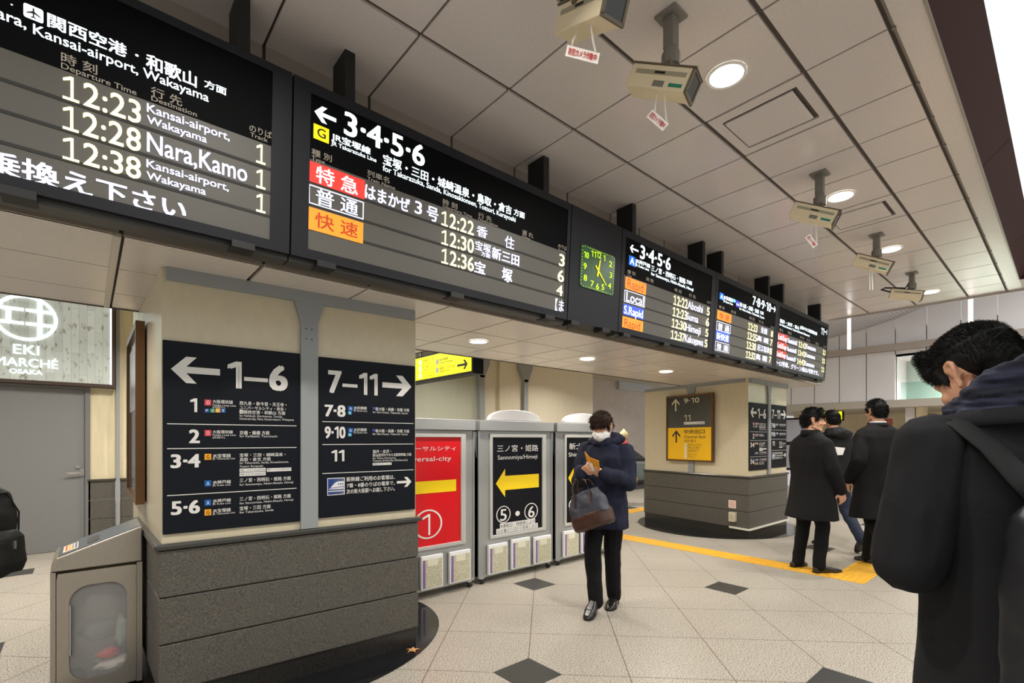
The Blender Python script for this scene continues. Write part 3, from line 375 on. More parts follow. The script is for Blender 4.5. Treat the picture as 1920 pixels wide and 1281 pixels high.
# ------------------------------------------------------------------ setting
fl = floor_material()
struct(B('floor', fl, None, (-4, 16, -5, 14, -.1, 0)))
XJ = [1.221 - .5555 * k for k in range(6, 0, -1)] + [1.221, 1.787, 2.332, 2.893, 3.446, 3.876, 4.299, 4.863, 5.41, 5.94, 6.515, 7.08, 7.65, 8.165, 8.666, 9.17]
YJ = [.57, .945, 1.505, 2.08, 2.65]
bm = bmesh.new()
def skip(x, y): return False
for i in range(len(XJ) - 1):
    for j in range(len(YJ) - 1):
        g, gy = .006, .013
        xa, xb, ya, yb = XJ[i] + g, XJ[i + 1] - g, YJ[j] + gy, YJ[j + 1] - (gy if j < 3 else 0)
        if abs(XJ[i] - 2.893) < .01 and j == 1 or abs(XJ[i] - 4.863) < .01 and j == 1: continue
        box(bm, xa, xb, ya, yb, ZC, ZC + .015)
box(bm, XJ[0], 9.17, .43, .553, ZC - .004, ZC + .015)
ceiling = struct(build('ceiling', bm, CEIL))
struct(B('ceiling_void', GAP, None, (XJ[0], 9.165, .432, 2.66, ZC + .016, ZC + .1)))
# edge rail of the high ceiling, with its pin joints
bm = bmesh.new(); box(bm, XJ[0], 9.17, .553, .563, ZC - .006, ZC + .01)
for x in XJ: box(bm, x - .01, x + .01, .55, .566, ZC - .012, ZC)
struct(build('trim_1', bm, mat('ceiling_rail', (120, 110, 100), .5)))
struct(B('trim_2', mat('slab_edge', (176, 170, 164), .5), None, (9.17, 9.2, -.3, 2.66, ZC - .03, ZC + .12), (8.62, 9.17, -.3, .43, ZC - .004, ZC + .1)))
# cove of maroon panels rising from the ceiling edge to the luminous ceiling
bm = bmesh.new()
x0 = XJ[0]
for xa, xb in ((x0, 2.6), (2.608, 4.858), (4.866, 7.1), (7.108, 8.6)):
    v = [bm.verts.new(p) for p in ((xa, .43, ZC - .004), (xb, .43, ZC - .004), (xb, .28, ZC + .146), (xa, .28, ZC + .146), (xa, .45, ZC + .03), (xb, .45, ZC + .03), (xb, .30, ZC + .18), (xa, .30, ZC + .18))]
    for f in ((0, 1, 2, 3), (7, 6, 5, 4), (0, 4, 5, 1), (3, 2, 6, 7), (0, 3, 7, 4), (1, 5, 6, 2)): bm.faces.new([v[i] for i in f])
box(bm, 8.6, 8.64, -1.5, .43, ZC - .004, ZC + .5)
struct(build('trim_3', bm, MAROON))
struct(B('trim_4', mat('cove_edge', (150, 143, 135), .4, .3), None, (x0, 8.6, .426, .438, ZC - .012, ZC + .004)))
lum = stripe_material('luminous_ceiling', (236, 244, 244), (214, 226, 228), 14, 0, .6, .12)
b = lum.node_tree.nodes['Principled BSDF']
mixn = [n for n in lum.node_tree.nodes if n.type == 'MIX'][0]
lum.node_tree.links.new(mixn.outputs[2], b.inputs['Emission Color']); b.inputs['Emission Strength'].default_value = .82
struct(B('ceiling_luminous', lum, None, (-3.5, 8.6, -3.2, .6, 3.75, 3.78)))

# fascia between the two ceilings and the low soffit behind it
FAS = mat('fascia_panel', (150, 140, 128), .45); SOF = mat('soffit_panel', (218, 210, 202), .24, vary=(40, .03))
bm = bmesh.new()
XF = [x for x in XJ if x < 8.7] + [8.9]
for i in range(len(XF) - 1): box(bm, XF[i] + .008, XF[i + 1] - .008, 2.65, 2.67, ZS, ZC + .01)
box(bm, 8.88, 8.9, 2.65, 4.15, ZS, ZC + .1)
struct(build('wall_fascia', bm, FAS))
YS = [2.66, 3.19, 3.735, 4.15]
bm = bmesh.new()
for i in range(len(XF) - 1):
    for j in range(3): box(bm, XF[i] + (.012 if XF[i] < .3 else .007), XF[i + 1] - (.012 if XF[i] < .3 else .007), YS[j] + (.006 if j else 0), YS[j + 1] - .006, ZS, ZS + .015)
struct(build('ceiling_soffit', bm, SOF))
struct(B('trim_12', mat('soffit_rail', (196, 188, 176), .35), None, (.082, .110, 2.665, 4.145, ZS - .008, ZS + .01)))
struct(B('soffit_void', GAP, None, (XF[0], 8.88, 2.675, 4.146, ZS + .016, ZC + .1)))
struct(B('trim_5', GAP, None, (XF[0], 8.9, 4.146, 4.16, ZS - .006, 3.2)))
# hall behind the soffit
struct(B('ceiling_rear', mat('rear_ceiling', (206, 198, 176), .5), None, (-4, 16, 4.16, 9.6, 3.2, 3.25)))
struct(B('trim_6', mat('rear_beam', (150, 142, 112), .5), None, (3.5, 4.4, 5.6, 8.3, 2.62, 3.2)))
bm = bmesh.new(); box(bm, -4, -.775 - .35, 8.3, 8.5, 0, 3.2); box(bm, .012, 6.25, 8.3, 8.5, .88, 3.2); box(bm, -1.2, .012, 8.34, 8.5, 2.044, 3.2)
struct(build('wall_left', bm, CREAM))
bm = bmesh.new()
for z0, z1 in ((0, .37), (.376, .61), (.616, .86)):
    for xa, xb in ((.012, .28), (.33, 2.6)): box(bm, xa, xb, 8.27, 8.32, z0, z1)
struct(build('wall_dado', bm, GRANITE))
struct(B('trim_7', CAPM, None, (.005, 2.6, 8.25, 8.32, .86, .885)))
struct(B('trim_8', STEELG, None, (.286, .324, 8.235, 8.3, 0, 3.2)))
GREENM = mat('green_grey_marble', (178, 180, 164), .2, vary=(4, .025), stretch=(3, 3, .4))
struct(B('wall_rear_marble', GREENM, None, (2.6, 6.3, 8.24, 8.3, 0, 3.2)))
struct(B('wall_rear', mat('cream_wall', (218, 209, 186), .3, vary=(4, .02), stretch=(3, 3, .5)), None, (6.8, 9.95, 8.22, 8.4, 0, 3.2), (6.3, 6.8, 8.3, 8.5, 0, 3.2)))
PINK = mat('pale_marble', (206, 194, 184), .22, vary=(5, .05))
struct(B('wall_right', PINK, None, (9.95, 15.9, 9.3, 9.5, 0, 4.2), (9.9, 9.95, 8.4, 9.4, 0, 4.2)))
struct(B('window_1', mat('upper_opening', (196, 200, 206), .3), None, (12.4, 14.2, 9.2, 9.3, 2.95, 3.2)))
for i, x in enumerate((6.25, 7.5)):     # steel mullions with splayed heads
    bm = bmesh.new(); prism(bm, [(x - .06, 8.12), (x + .06, 8.12), (x + .06, 8.22), (x - .06, 8.22)], 0, 2.75)
    M = Matrix.Translation((x, 8.12, 0)) @ Matrix.Rotation(PI / 2, 4, 'X')
    slab(bm, M, [(-.06, 2.7), (.06, 2.7), (.2, 3.0), (.2, 3.2), (-.2, 3.2), (-.2, 3.0)], -.08)
    struct(build('trim_%d' % (9 + i), bm, STEELG))

# door and its frame on the left
d = B('door_1', DOORG, None, (-1.1, -.02, 8.31, 8.36, .005, 2.03), bevel=.004); struct(d)
tag(d, 'plain grey steel door below the lit sign')
bm = bmesh.new(); box(bm, -.02, .03, 8.27, 8.37, 0, 2.08); box(bm, -1.15, -.02, 8.27, 8.37, 2.03, 2.08); box(bm, -1.16, -1.1, 8.27, 8.37, 0, 2.08)
build('door_frame', bm, mat('door_frame_grey', (112, 112, 112), .45), d)
bm = bmesh.new(); tube(bm, [(-.19, 8.25, .975), (-.06, 8.25, .975), (-.05, 8.31, .975)], .011); box(bm, -.075, -.03, 8.3, 8.312, .93, 1.02)
build('door_handle', bm, CHROME, d, smooth=False)
bm = bmesh.new(); tube(bm, [(-.09, 8.312, 1.05), (-.09, 8.29, 1.05)], .02, 14); build('door_lock', bm, CHROME, d)

# far hall on the right: white panel wall, gallery slab, band, light tubes, ribbed vault
bm = bmesh.new()
YP = [4.4, 3.83, 3.4, 2.97, 2.535, 2.1, 1.666, 1.226, .79, .35, -.1, -.55, -1.0, -1.5, -2.2]
prof = [(4.4, 3.3), (3.13, 3.383), (2.6, 3.46), (2.1, 3.575), (1.66, 3.725), (1.2, 3.93), (.6, 4.3), (-.2, 4.9), (-1.2, 5.5), (-2.4, 6.0)]
def top(y):
    for (ya, za), (yb, zb) in zip(prof, prof[1:]):
        if yb <= y <= ya: return za + (zb - za) * (ya - y) / (ya - yb) + .02
    return 3.3
for a, b_ in zip(YP, YP[1:]):
    y1, y0 = a - .007, b_ + .007
    vz = [(y0, 3.12 + .0), (y1, 3.12), (y1, top(y1)), (y0, top(y0))]
    M = basis((11, 0, 0), (0, -1, 0), (0, 0, 1)); slab(bm, M, [(-p[0], p[1]) for p in vz], -.05)
    if y1 > 2.2: box(bm, 11, 11.05, y0, y1, 2.115, 3.0)
    else: box(bm, 11, 11.05, y0, y1, 2.9, 3.0)
struct(build('wall_far', bm, WALLW))
struct(B('wall_far_backing', mat('panel_joint', (150, 142, 138), .7), None, (11.052, 11.1, -2.2, 4.4, 2.9, 3.4), (11.052, 11.1, 2.1, 4.4, 2.11, 2.9)))
struct(B('trim_11', mat('grey_band', (164, 154, 146), .5), None, (10.93, 11.06, -2.2, 4.4, 3.005, 3.122)))
struct(B('ceiling_gallery', mat('gallery_slab', (172, 166, 156), .5), None, (10.98, 15.9, -2.2, 4.6, 1.98, 2.112)))
struct(B('window_2', mat('recess_glass', (176, 192, 186), .12, spec=.6), None, (11.9, 11.93, -2.2, 2.1, 2.112, 2.9)))
struct(B('wall_recess', WALLW, None, (11.05, 11.9, 2.1, 2.13, 2.112, 2.9), (11.0, 11.95, -2.2, 2.1, 2.9, 2.93)))
bm = bmesh.new(); M = basis((11.4, 0, 0), (0, -1, 0), (0, 0, 1))
slab(bm, M, [(-2.09, 2.112), (2.2, 2.112), (2.2, 2.45), (-2.09, 2.45)], .012)
struct(build('window_3', bm, mat('balustrade_glass', (200, 224, 218), .05, trans=.85)))
for i, (y, z) in enumerate(((2.375, 2.858), (.934, 2.918))):
    t = thing('light_tube', ['slim vertical light tube hanging from the ceiling edge beside the departure boards', 'slim vertical light tube hanging from the ceiling edge above the bowed head'][i], 'light', (9.3, y, z), group='vertical light tubes')
    bm = bmesh.new(); tube(bm, [(0, 0, 0), (0, 0, 3.46 - z)], .026, 12); build('tube', bm, mat('tube_glow', (255, 250, 246), .4, emit=1.6), t)
    bm = bmesh.new(); box(bm, -.105, .03, -.03, .03, 3.46 - z, 3.49 - z); build('end_cap', bm, WHITE, t)
RIB = stripe_material('ribbed_vault', (176, 176, 180), (146, 146, 152), 20, 1, .5, .3)
bm = bmesh.new(); 
lo = [(bm.verts.new((9.25, y, z)), bm.verts.new((11.05, y, z))) for y, z in prof]
up = [(bm.verts.new((9.25, y, z + .06)), bm.verts.new((11.05, y, z + .06))) for y, z in prof]
for a, c in ((lo, 0), (up, 1)):
    for p, q in zip(a, a[1:]): bm.faces.new((p[0], q[0], q[1], p[1]))
struct(build('ceiling_vault', bm, RIB))
struct(B('wall_far_lower', mat('far_cream', (216, 204, 176), .35, vary=(4, .05)), None, (13.4, 13.5, -2.2, 4.6, 0, 1.98)))
for i, (y, m) in enumerate(((1.95, WALLW), (1.80, CREAM))):
    struct(B('wall_pier_%s' % ('left', 'right')[i], m, None, (11.3, 11.5, y - .075, y + .06, 0, 1.98)))

# ------------------------------------------------------------------ stone pillars
def pillar(name, label, plan, zt, base_out, joints, kerb, ell):
    t = thing(name, label, 'pillar', (plan[0][0], plan[0][1], 0))
    o = Vector((plan[0][0], plan[0][1])); P = [Vector(p) - o for p in plan]; c = sum(P, Vector((0, 0))) / len(P)
    def grow(d):
        out = []
        n = len(P)
        for i in range(n):
            e0 = (P[i] - P[i - 1]).normalized(); e1 = (P[(i + 1) % n] - P[i]).normalized()
            n0 = Vector((e0.y, -e0.x)); n1 = Vector((e1.y, -e1.x))
            out.append(P[i] + (n0 + n1) * d / (1 + n0.dot(n1)))
        return [(p.x, p.y) for p in out]
    bm = bmesh.new(); prism(bm, grow(0), .86, zt); build('shaft', bm, CREAMD, t)
    bm = bmesh.new()
    for z0, z1 in ((.128, .362), (.370, .598), (.606, .838)): prism(bm, grow(base_out), z0, z1)
    build('granite_course', bm, GRANITE, t, bevel=.004)
    bm = bmesh.new(); prism(bm, grow(base_out - .012), .0, .86); build('plinth', bm, DGRAN, t)
    bm = bmesh.new(); prism(bm, grow(base_out + .018), .843, .874); build('ledge', bm, CAPM, t, bevel=.01)
    bm = bmesh.new()
    k = [(ell[0] - o.x + a, ell[1] - o.y + b_) for a, b_ in circle(0, 0, ell[2], ell[3], 72)]
    prism(bm, k, .0005, .006); build('floor_inlay', bm, POLISH, t)
    return t, o
PA, PB = Vector((.282, 3.006)), Vector((1.684, 2.934))
p1, o1 = pillar('stone_pillar', 'cream stone pillar on grey granite base, beside the bin', [(.282, 3.006), (1.684, 2.934), (1.70, 4.14), (.264, 4.14)], ZS - .001, .014, 0, 0, (.985, 3.62, 1.165, .99))
bm = bmesh.new(); prism(bm, [(.264 - o1.x, 4.165 - o1.y), (1.70 - o1.x, 4.165 - o1.y), (1.70 - o1.x, 4.62 - o1.y), (.26 - o1.x, 4.62 - o1.y)], .0, 3.2); build('rear_shaft', bm, CREAMD, p1)
def face(o, a, b_, out=0.0):
    """frame on a pillar face: X along a->b, Y up, Z out of the stone; origin at a, in the pillar's space"""
    a = Vector((a[0], a[1], 0)); b_ = Vector((b_[0], b_[1], 0)); M = basis(a - Vector((o.x, o.y, 0)), b_ - a, (0, 0, 1))
    return M @ Matrix.Translation((0, 0, out))
def steel_tee(parent, M, s0, s1, width, zt, zb, beam=.065, mull=True):
    bm = bmesh.new(); slab(bm, M, [(.02, zt - beam), (width, zt - beam), (width, zt), (.02, zt)], .03)
    build('head_rail', bm, STEELG, parent)
    bm = bmesh.new(); m = (s0 + s1) / 2; h = (s1 - s0) / 2
    slab(bm, M, [(s0, zb), (s1, zb), (s1, zt - beam - .12), (m + h * 1.75, zt - beam + .002), (m - h * 1.75, zt - beam + .002), (s0, zt - beam - .12)], .026)
    build('mullion', bm, STEELG, parent)
    bm = bmesh.new()
    for dx in (-.02, .012):
        for z in (zt - .22, zt - .28): slab(bm, M @ Matrix.Translation((m + dx, z, .026)), circle(0, 0, .004, n=8), .003)
    build('bolt', bm, DBROWN, parent)
M1 = face(o1, PA, PB)
steel_tee(p1, M1, .658, .755, 1.385, ZS, .876)
# direction panels (their own things, screwed on the pillar)
def panel(label, Mw, x0, x1, y0, y1, entries, group):
    t = thing('direction_panel', label, 'sign', group=group)
    M = Mw @ Matrix.Translation((0, 0, .001)); t.matrix_world = M @ Matrix.Translation((x0, y0, 0))
    bm = bmesh.new(); slab(bm, Matrix.Identity(4), rrect(0, x1 - x0, 0, y1 - y0, .004, 2), .012); build('board', bm, SIGNB, t)
    write_on(t, Matrix.Translation((0, 0, .012)), entries, INK, 'W')
    return t
W1 = Matrix.Translation((o1.x, o1.y, 0)) @ M1
SHIFT = lambda E, dx, dy, sx=1, sy=1: [(k, t, round(a * sx + dx, 4), round(b_ * sx + dx, 4), c * sy + dy, d * sy + dy, col, wt) for k, t, a, b_, c, d, col, wt in E]
# tables below are measured along the pillar face; shift them to each panel's own corner
panel('black panel reading 1–6 with a left arrow, on the near pillar', W1, .004, .655, .921, 1.9, SHIFT(Q['S1'], -.004, -.921), 'platform direction panels')
panel('black panel reading 7–11 with a right arrow, on the near pillar', W1, .763, 1.394, .928, 1.894, SHIFT(Q['S2'], -.763, -.928), 'platform direction panels')

C2, L2, R2 = Vector((7.05, 3.01)), Vector((7.36, 4.91)), Vector((8.42, 3.0))
p2, o2 = pillar('stone_pillar', 'cream stone pillar holding the yellow exit sign, on a black oval', [tuple(C2), tuple(R2), (8.5, 4.9), tuple(L2)], ZS - .001, .014, 0, 0, (7.82, 3.88, 1.29, 1.2))
M2 = face(o2, C2, R2); W2 = Matrix.Translation((o2.x, o2.y, 0)) @ M2
steel_tee(p2, M2, .625, .715, 1.37, ZS, .876)
sx = .615 / .651
panel('black panel reading 1–6 with a left arrow, on the far pillar', W2, .004, .615, .955, 1.926, SHIFT(Q['S1'], -.004 * sx, -.921 * .992, sx, .992), 'platform direction panels')
sx = .612 / .631
panel('black panel reading 7–11 with a right arrow, on the far pillar', W2, .723, 1.335, .965, 1.928, SHIFT(Q['S2'], -.763 * sx, -.928 * .997, sx, .997), 'platform direction panels')
# left face of the far pillar: frame local X runs from L2 towards the corner
M3 = face(o2, L2, C2); W3 = Matrix.Translation((o2.x, o2.y, 0)) @ M3; LEN = (C2 - L2).length
steel_tee(p2, M3, LEN - 1.005, LEN - .903, LEN - .05, ZS, .876, beam=.05)
ex = thing('exit_sign_frame', 'framed yellow Central Exit sign with black top half on pillar', 'sign')
ex.matrix_world = W3 @ Matrix.Translation((LEN - 1.405, 1.05, .027))
Wd, Hh = .88, 1.055
bm = bmesh.new(); f = .028
for pts in ([(0, 0), (Wd, 0), (Wd - f, f), (f, f)], [(Wd, 0), (Wd, Hh), (Wd - f, Hh - f), (Wd - f, f)], [(Wd, Hh), (0, Hh), (f, Hh - f), (Wd - f, Hh - f)], [(0, Hh), (0, 0), (f, f), (f, Hh - f)]): slab(bm, Matrix.Identity(4), pts, .04)
build('frame', bm, BROWNF, ex)
B('yellow_panel', mat('exit_panel_yellow', (254, 198, 4), .12), ex, (f, Wd - f, f, .535, .004, .03)); B('black_panel', mat('exit_panel_black', (62, 60, 58), .06, spec=.7), ex, (f, Wd - f, .535, Hh - f, .004, .03))
write_on(ex, Matrix.Translation((0, 0, .03)), SHIFT(Q['EX'], 1.405, -1.05), INK, 'W')
# switch box, notice and cable trunking on the far pillar's base
Mb = W3 @ Matrix.Translation((0, 0, .0145))
for nm, lab, cat, x0, x1, y0, y1, dp, m in (('paper_notice', 'small pinkish paper notice on the granite pillar base', 'notice', LEN - .30, LEN - .18, .40, .515, .002, mat('pink_paper', (226, 202, 190), .7)),
                                  ('outlet_box', 'beige outlet box low on the granite pillar base', 'outlet', LEN - .27, LEN - .17, .21, .345, .045, mat('beige_plastic', (206, 196, 170), .5))):
    o = thing(nm, lab, cat); o.matrix_world = Mb @ Matrix.Translation((x0, y0, 0))
    bm = bmesh.new(); slab(bm, Matrix.Identity(4), rrect(0, x1 - x0, 0, y1 - y0, .008, 3), dp); build('cover' if dp > .01 else 'sheet', bm, m, o)
    if dp > .01: B('flap', mat('beige_flap', (186, 178, 156), .5), o, (.02, x1 - x0 - .02, .03, y1 - y0 - .03, dp - .001, dp + .006))
    else: write_on(o, Matrix.Translation((0, 0, .002)), [('R', '', .02, .1, .03 + .018 * k, .034 + .018 * k, 'rd', 0) for k in range(4)], INK)
t = thing('cable_trunking', 'white cable trunking wrapped around the pillar base corner', 'trunking', (C2.x, C2.y, 0))
bm = bmesh.new(); slab(bm, Matrix.Translation((-C2.x, -C2.y, 0)) @ Mb, [(LEN - .28, .11), (LEN + .02, .11), (LEN + .02, .135), (LEN - .28, .135)], .02)
slab(bm, Matrix.Translation((-C2.x, -C2.y, 0)) @ W2 @ Matrix.Translation((0, 0, .0145)), [(-.02, .11), (1.37, .11), (1.37, .135), (-.02, .135)], .02); build('duct', bm, mat('trunking_white', (226, 220, 206), .4), t)

# framed poster on the near pillar's left side
t = thing('wall_poster', 'brown framed glazed poster on the pillar side above the bin', 'poster', (.262, 3.66, 1.01))
bm = bmesh.new(); L_, H_ = .9, 1.1
M = basis((0, L_, 0), (0, -1, 0), (0, 0, 1))
for pts in ([(0, 0), (L_, 0), (L_ - .04, .04), (.04, .04)], [(L_, 0), (L_, H_), (L_ - .04, H_ - .04), (L_ - .04, .04)], [(L_, H_), (0, H_), (.04, H_ - .04), (L_ - .04, H_ - .04)], [(0, H_), (0, 0), (.04, .04), (.04, H_ - .04)]): slab(bm, M, pts, .045)
build('frame', bm, BROWNF, t)
bm = bmesh.new(); slab(bm, M, [(.04, .04), (L_ - .04, .04), (L_ - .04, H_ - .04), (.04, H_ - .04)], .03); build('glazing', bm, mat('poster_glass', (92, 96, 104), .05, spec=.8), t)
bm = bmesh.new(); slab(bm, M @ Matrix.Translation((0, 0, .03)), [(.1, .58), (L_ - .1, .58), (L_ - .1, H_ - .1), (.1, H_ - .1)], .001); build('sheet', bm, mat('poster_sheet', (176, 180, 188), .2), t)

# ------------------------------------------------------------------ departure boards (leaning forward a little)
MB_ = basis((0, 2.38, 2.258), (1, 0, 0), (0, -.05, .827)); BT = .812
def bars(bm, M, x0, x1, y0, y1, f, d0, d1):
    l, r, b_, t_ = f
    for a in (([x0, y0], [x1, y0], [x1 - r, y0 + b_], [x0 + l, y0 + b_]), ([x1, y0], [x1, y1], [x1 - r, y1 - t_], [x1 - r, y0 + b_]), ([x1, y1], [x0, y1], [x0 + l, y1 - t_], [x1 - r, y1 - t_]), ([x0, y1], [x0, y0], [x0 + l, y0 + b_], [x0 + l, y1 - t_])):
        slab(bm, M @ Matrix.Translation((0, 0, d0)), a, d1 - d0)
def bracket(parent, X, ox):
    B('hanger_bracket', mat('bracket_black', (16, 17, 18), .5), parent, (X - .052 - ox, X - ox, 2.40, 2.56, 3.03, ZC - .001))
def board(label, x0, x1, hdr, led, rows, ent, brk, lat, entries_led=None):
    t = thing('departure_board', label, 'departure board', (x0, 0, 0), group='departure boards over the passage')
    M = Matrix.Translation((-x0, 0, 0)) @ MB_
    bm = bmesh.new(); g = .004
    slab(bm, M @ Matrix.Translation((0, 0, -.14)), [(x0 + g, 0), (x1 - g, 0), (x1 - g, BT), (x0 + g, BT)], .132)
    bars(bm, M, x0 + g, x1 - g, 0, BT, (led[0] - x0, x1 - led[1], led[2], BT - hdr[1]), -.008, 0)
    build('housing', bm, BLACK, t)
    h = B('header_panel', HDR, t); bm = bmesh.new(); slab(bm, M @ Matrix.Translation((0, 0, -.0085)), [(led[0], led[3]), (led[1], led[3]), (led[1], hdr[1]), (led[0], hdr[1])], .004); bm.to_mesh(h.data); bm.free()
    bm = bmesh.new(); slab(bm, M @ Matrix.Translation((0, 0, -.0085)), [(led[0], led[2]), (led[1], led[2]), (led[1], led[3]), (led[0], led[3])], .003); sc = build('led_screen', bm, LED, t)
    if rows:
        hh = (led[3] - led[2]) / rows; bm = bmesh.new()
        for k in range(1, rows): slab(bm, M @ Matrix.Translation((0, 0, -.0056)), [(led[0], led[2] + hh * k - .006), (led[1], led[2] + hh * k - .006), (led[1], led[2] + hh * k + .006), (led[0], led[2] + hh * k + .006)], .002)
        build('row_divider', bm, SLAT, sc)
    cut = led[3] - .012
    up = [e for e in ent if e[6] == 'g' or e[4] > cut or (e[6] in 'wkYBcp' and e[4] > cut - .03)]; dn = [e for e in ent if e not in up]
    write_on(h, M, up, LIT, off=-.003); write_on(sc, M, dn, LIT, off=-.003)
    for X in brk: bracket(t, X, x0)
    for X in lat: B('latch', RUBBER, t, (X - x0 - .045, X - x0 + .045, 2.37, 2.46, 2.232, 2.262))
    B('under_rail', mat('under_rail', (60, 58, 56), .5), t, (g, x1 - x0 - g, 2.41, 2.5, 2.236, 2.262))
    return t
board('departure board showing 12:23 12:28 12:38, leftmost and cut by the frame', -1.25, .709, (0, .778), (-1.17, .626, .043, .457), 4, Q['B1'], (.547, -.3), (-.178, .514))
board('departure board with red, outlined and orange labels, left of the clock', .709, 2.595, (0, .762), (.785, 2.562, .045, .466), 4, Q['B2'], (1.03, 2.432), (.875, 1.64, 2.414))
board('departure board with Rapid, Local and S.Rapid labels, right of the clock', 3.19, 4.742, (0, .755), (3.235, 4.66, .042, .46), 4, Q['B3'], (3.467, 4.638), (3.3, 3.893, 4.475))
board('departure board headed 7·8·9·10, second from the far end', 4.742, 6.305, (0, .755), (4.785, 6.24, .03, .462), 4, Q['B4'], (5.03, 6.218), (4.836, 5.422, 5.999))
board('departure board with three red labels, farthest from the viewer', 6.305, 8.15, (0, .76), (6.345, 8.10, .042, .458), 4, Q['B5'], (6.671, 8.049), (6.43, 7.103, 7.843))
# clock panel
t = thing('clock_panel', 'square green clock in a black panel between the departure boards', 'clock', (2.595, 0, 0))
M = Matrix.Translation((-2.595, 0, 0)) @ MB_
bm = bmesh.new(); slab(bm, M @ Matrix.Translation((0, 0, -.14)), [(2.599, 0), (3.186, 0), (3.186, BT), (2.599, BT)], .14); build('housing', bm, BLACK, t)
CX, CY = 2.905, .414
bm = bmesh.new(); slab(bm, M @ Matrix.Translation((CX, CY, .0)), rrect(-.2, .2, -.153, .153, .03), .006)
fm = mat('clock_green', (36, 74, 44), .3, emit=.04, vary=(5, .3)); fc = build('face', bm, fm, t)
DG = {'n': mat('clock_numeral', (190, 235, 30), .5, emit=.75), 'hn': mat('clock_hand', (226, 214, 40), .5, emit=.5)}
EN = []
for n in range(1, 13):
    a = R(90 - 30 * n); r = 1 / max(abs(math.cos(a)) / .152, abs(math.sin(a)) / .116) * (1 if n % 3 == 0 else .94)
    cx, cy = r * math.cos(a), r * math.sin(a); ww = .036 if n < 10 else .054
    EN.append(('T', str(n), cx - ww / 2, cx + ww / 2, cy - .021, cy + .021, 'n', 1))
for k in range(60):
    a = R(6 * k); r = 1 / max(abs(math.cos(a)) / .185, abs(math.sin(a)) / .142)
    EN.append(('D', '', r * math.cos(a) - .003, r * math.cos(a) + .003, r * math.sin(a) - .003, r * math.sin(a) + .003, 'n', 0))
write_on(fc, M @ Matrix.Translation((CX, CY, .006)), EN, DG, name='numerals')
for nm, ang, ln, wd in (('hour_hand', 90 - 30 * (12 + 22 / 60), .085, .012), ('minute_hand', 90 - 6 * 22, .135, .009)):
    bm = bmesh.new(); slab(bm, M @ Matrix.Translation((CX, CY, .009)) @ Matrix.Rotation(R(ang), 4, 'Z'), [(-.045, -wd * .7), (ln, -wd * .35), (ln, wd * .35), (-.045, wd * .7)], .003); build(nm, bm, DG['hn'], fc)
for X in (2.676, 3.031): B('latch', RUBBER, t, (X - 2.595 - .045, X - 2.595 + .045, 2.37, 2.46, 2.232, 2.262))

# ------------------------------------------------------------------ downlights, air-conditioning cassettes
GLOW = mat('lamp_glow', (255, 250, 240), .4, emit=9.0)
def downlight(x, y, z, r, label, group):
    t = thing('downlight', label, 'ceiling light', (x, y, z), group=group)
    bm = bmesh.new()
    for rr, r2, za, zb in ((r * 1.18, r, -.008, -.002),):
        a = circle(0, 0, rr, n=40); b_ = circle(0, 0, r2, n=40); n = 40
        va = [bm.verts.new((p[0], p[1], -.001)) for p in a]; vb = [bm.verts.new((p[0] * .99, p[1] * .99, -.009)) for p in a]; vc = [bm.verts.new((p[0], p[1], -.007)) for p in b_]; vd = [bm.verts.new((p[0], p[1], -.0005)) for p in b_]
        for u, v in ((va, vb), (vb, vc), (vc, vd)):
            for i in range(n): bm.faces.new((u[i], u[(i + 1) % n], v[(i + 1) % n], v[i]))
    build('trim_ring', bm, WHITE, t)
    bm = bmesh.new(); prism(bm, circle(0, 0, r, n=40), -.006, -.001); build('diffuser', bm, GLOW, t)
for (x, y), l in zip(HI_LAMPS, ('round ceiling light by the hanging camera with the green sticker, brightest', 'round ceiling light beside the camera third from the left', 'round ceiling light beside the camera fourth from the left', 'round ceiling light beside the farthest ceiling camera')):
    downlight(x, y, ZC, .085, l, 'downlights in the high ceiling')
for (x, y), l in zip(LO_LAMPS, ('round soffit light just right of the near pillar', 'round soffit light above the walking man in a mask', 'round soffit light nearest the far pillar')):
    downlight(x, y, ZS, .075, l, 'downlights in the low soffit')
for X0, X1, l in ((2.893, 3.446, 'flush ceiling air vent panel, the larger nearer one'), (4.863, 5.41, 'flush ceiling air vent panel beyond the third camera')):
    t = thing('air_vent', l, 'air vent', (X0, .95, ZC), group='ceiling air vents')
    w_, d_ = X1 - X0, .55
    bm = bmesh.new(); bars(bm, Matrix.Identity(4), .012, w_ - .012, .006, d_ - .012, (.075, .065, .055, .055), .0, .014); build('frame', bm, CEIL, t)
    B('slot', mat('vent_slot', (14, 14, 14), .8), t, (.07, w_ - .05, .04, d_ - .05, .022, .028))
    B('grille_panel', CEIL, t, (.108, w_ - .098, .088, d_ - .075, -.004, .01), bevel=.004)

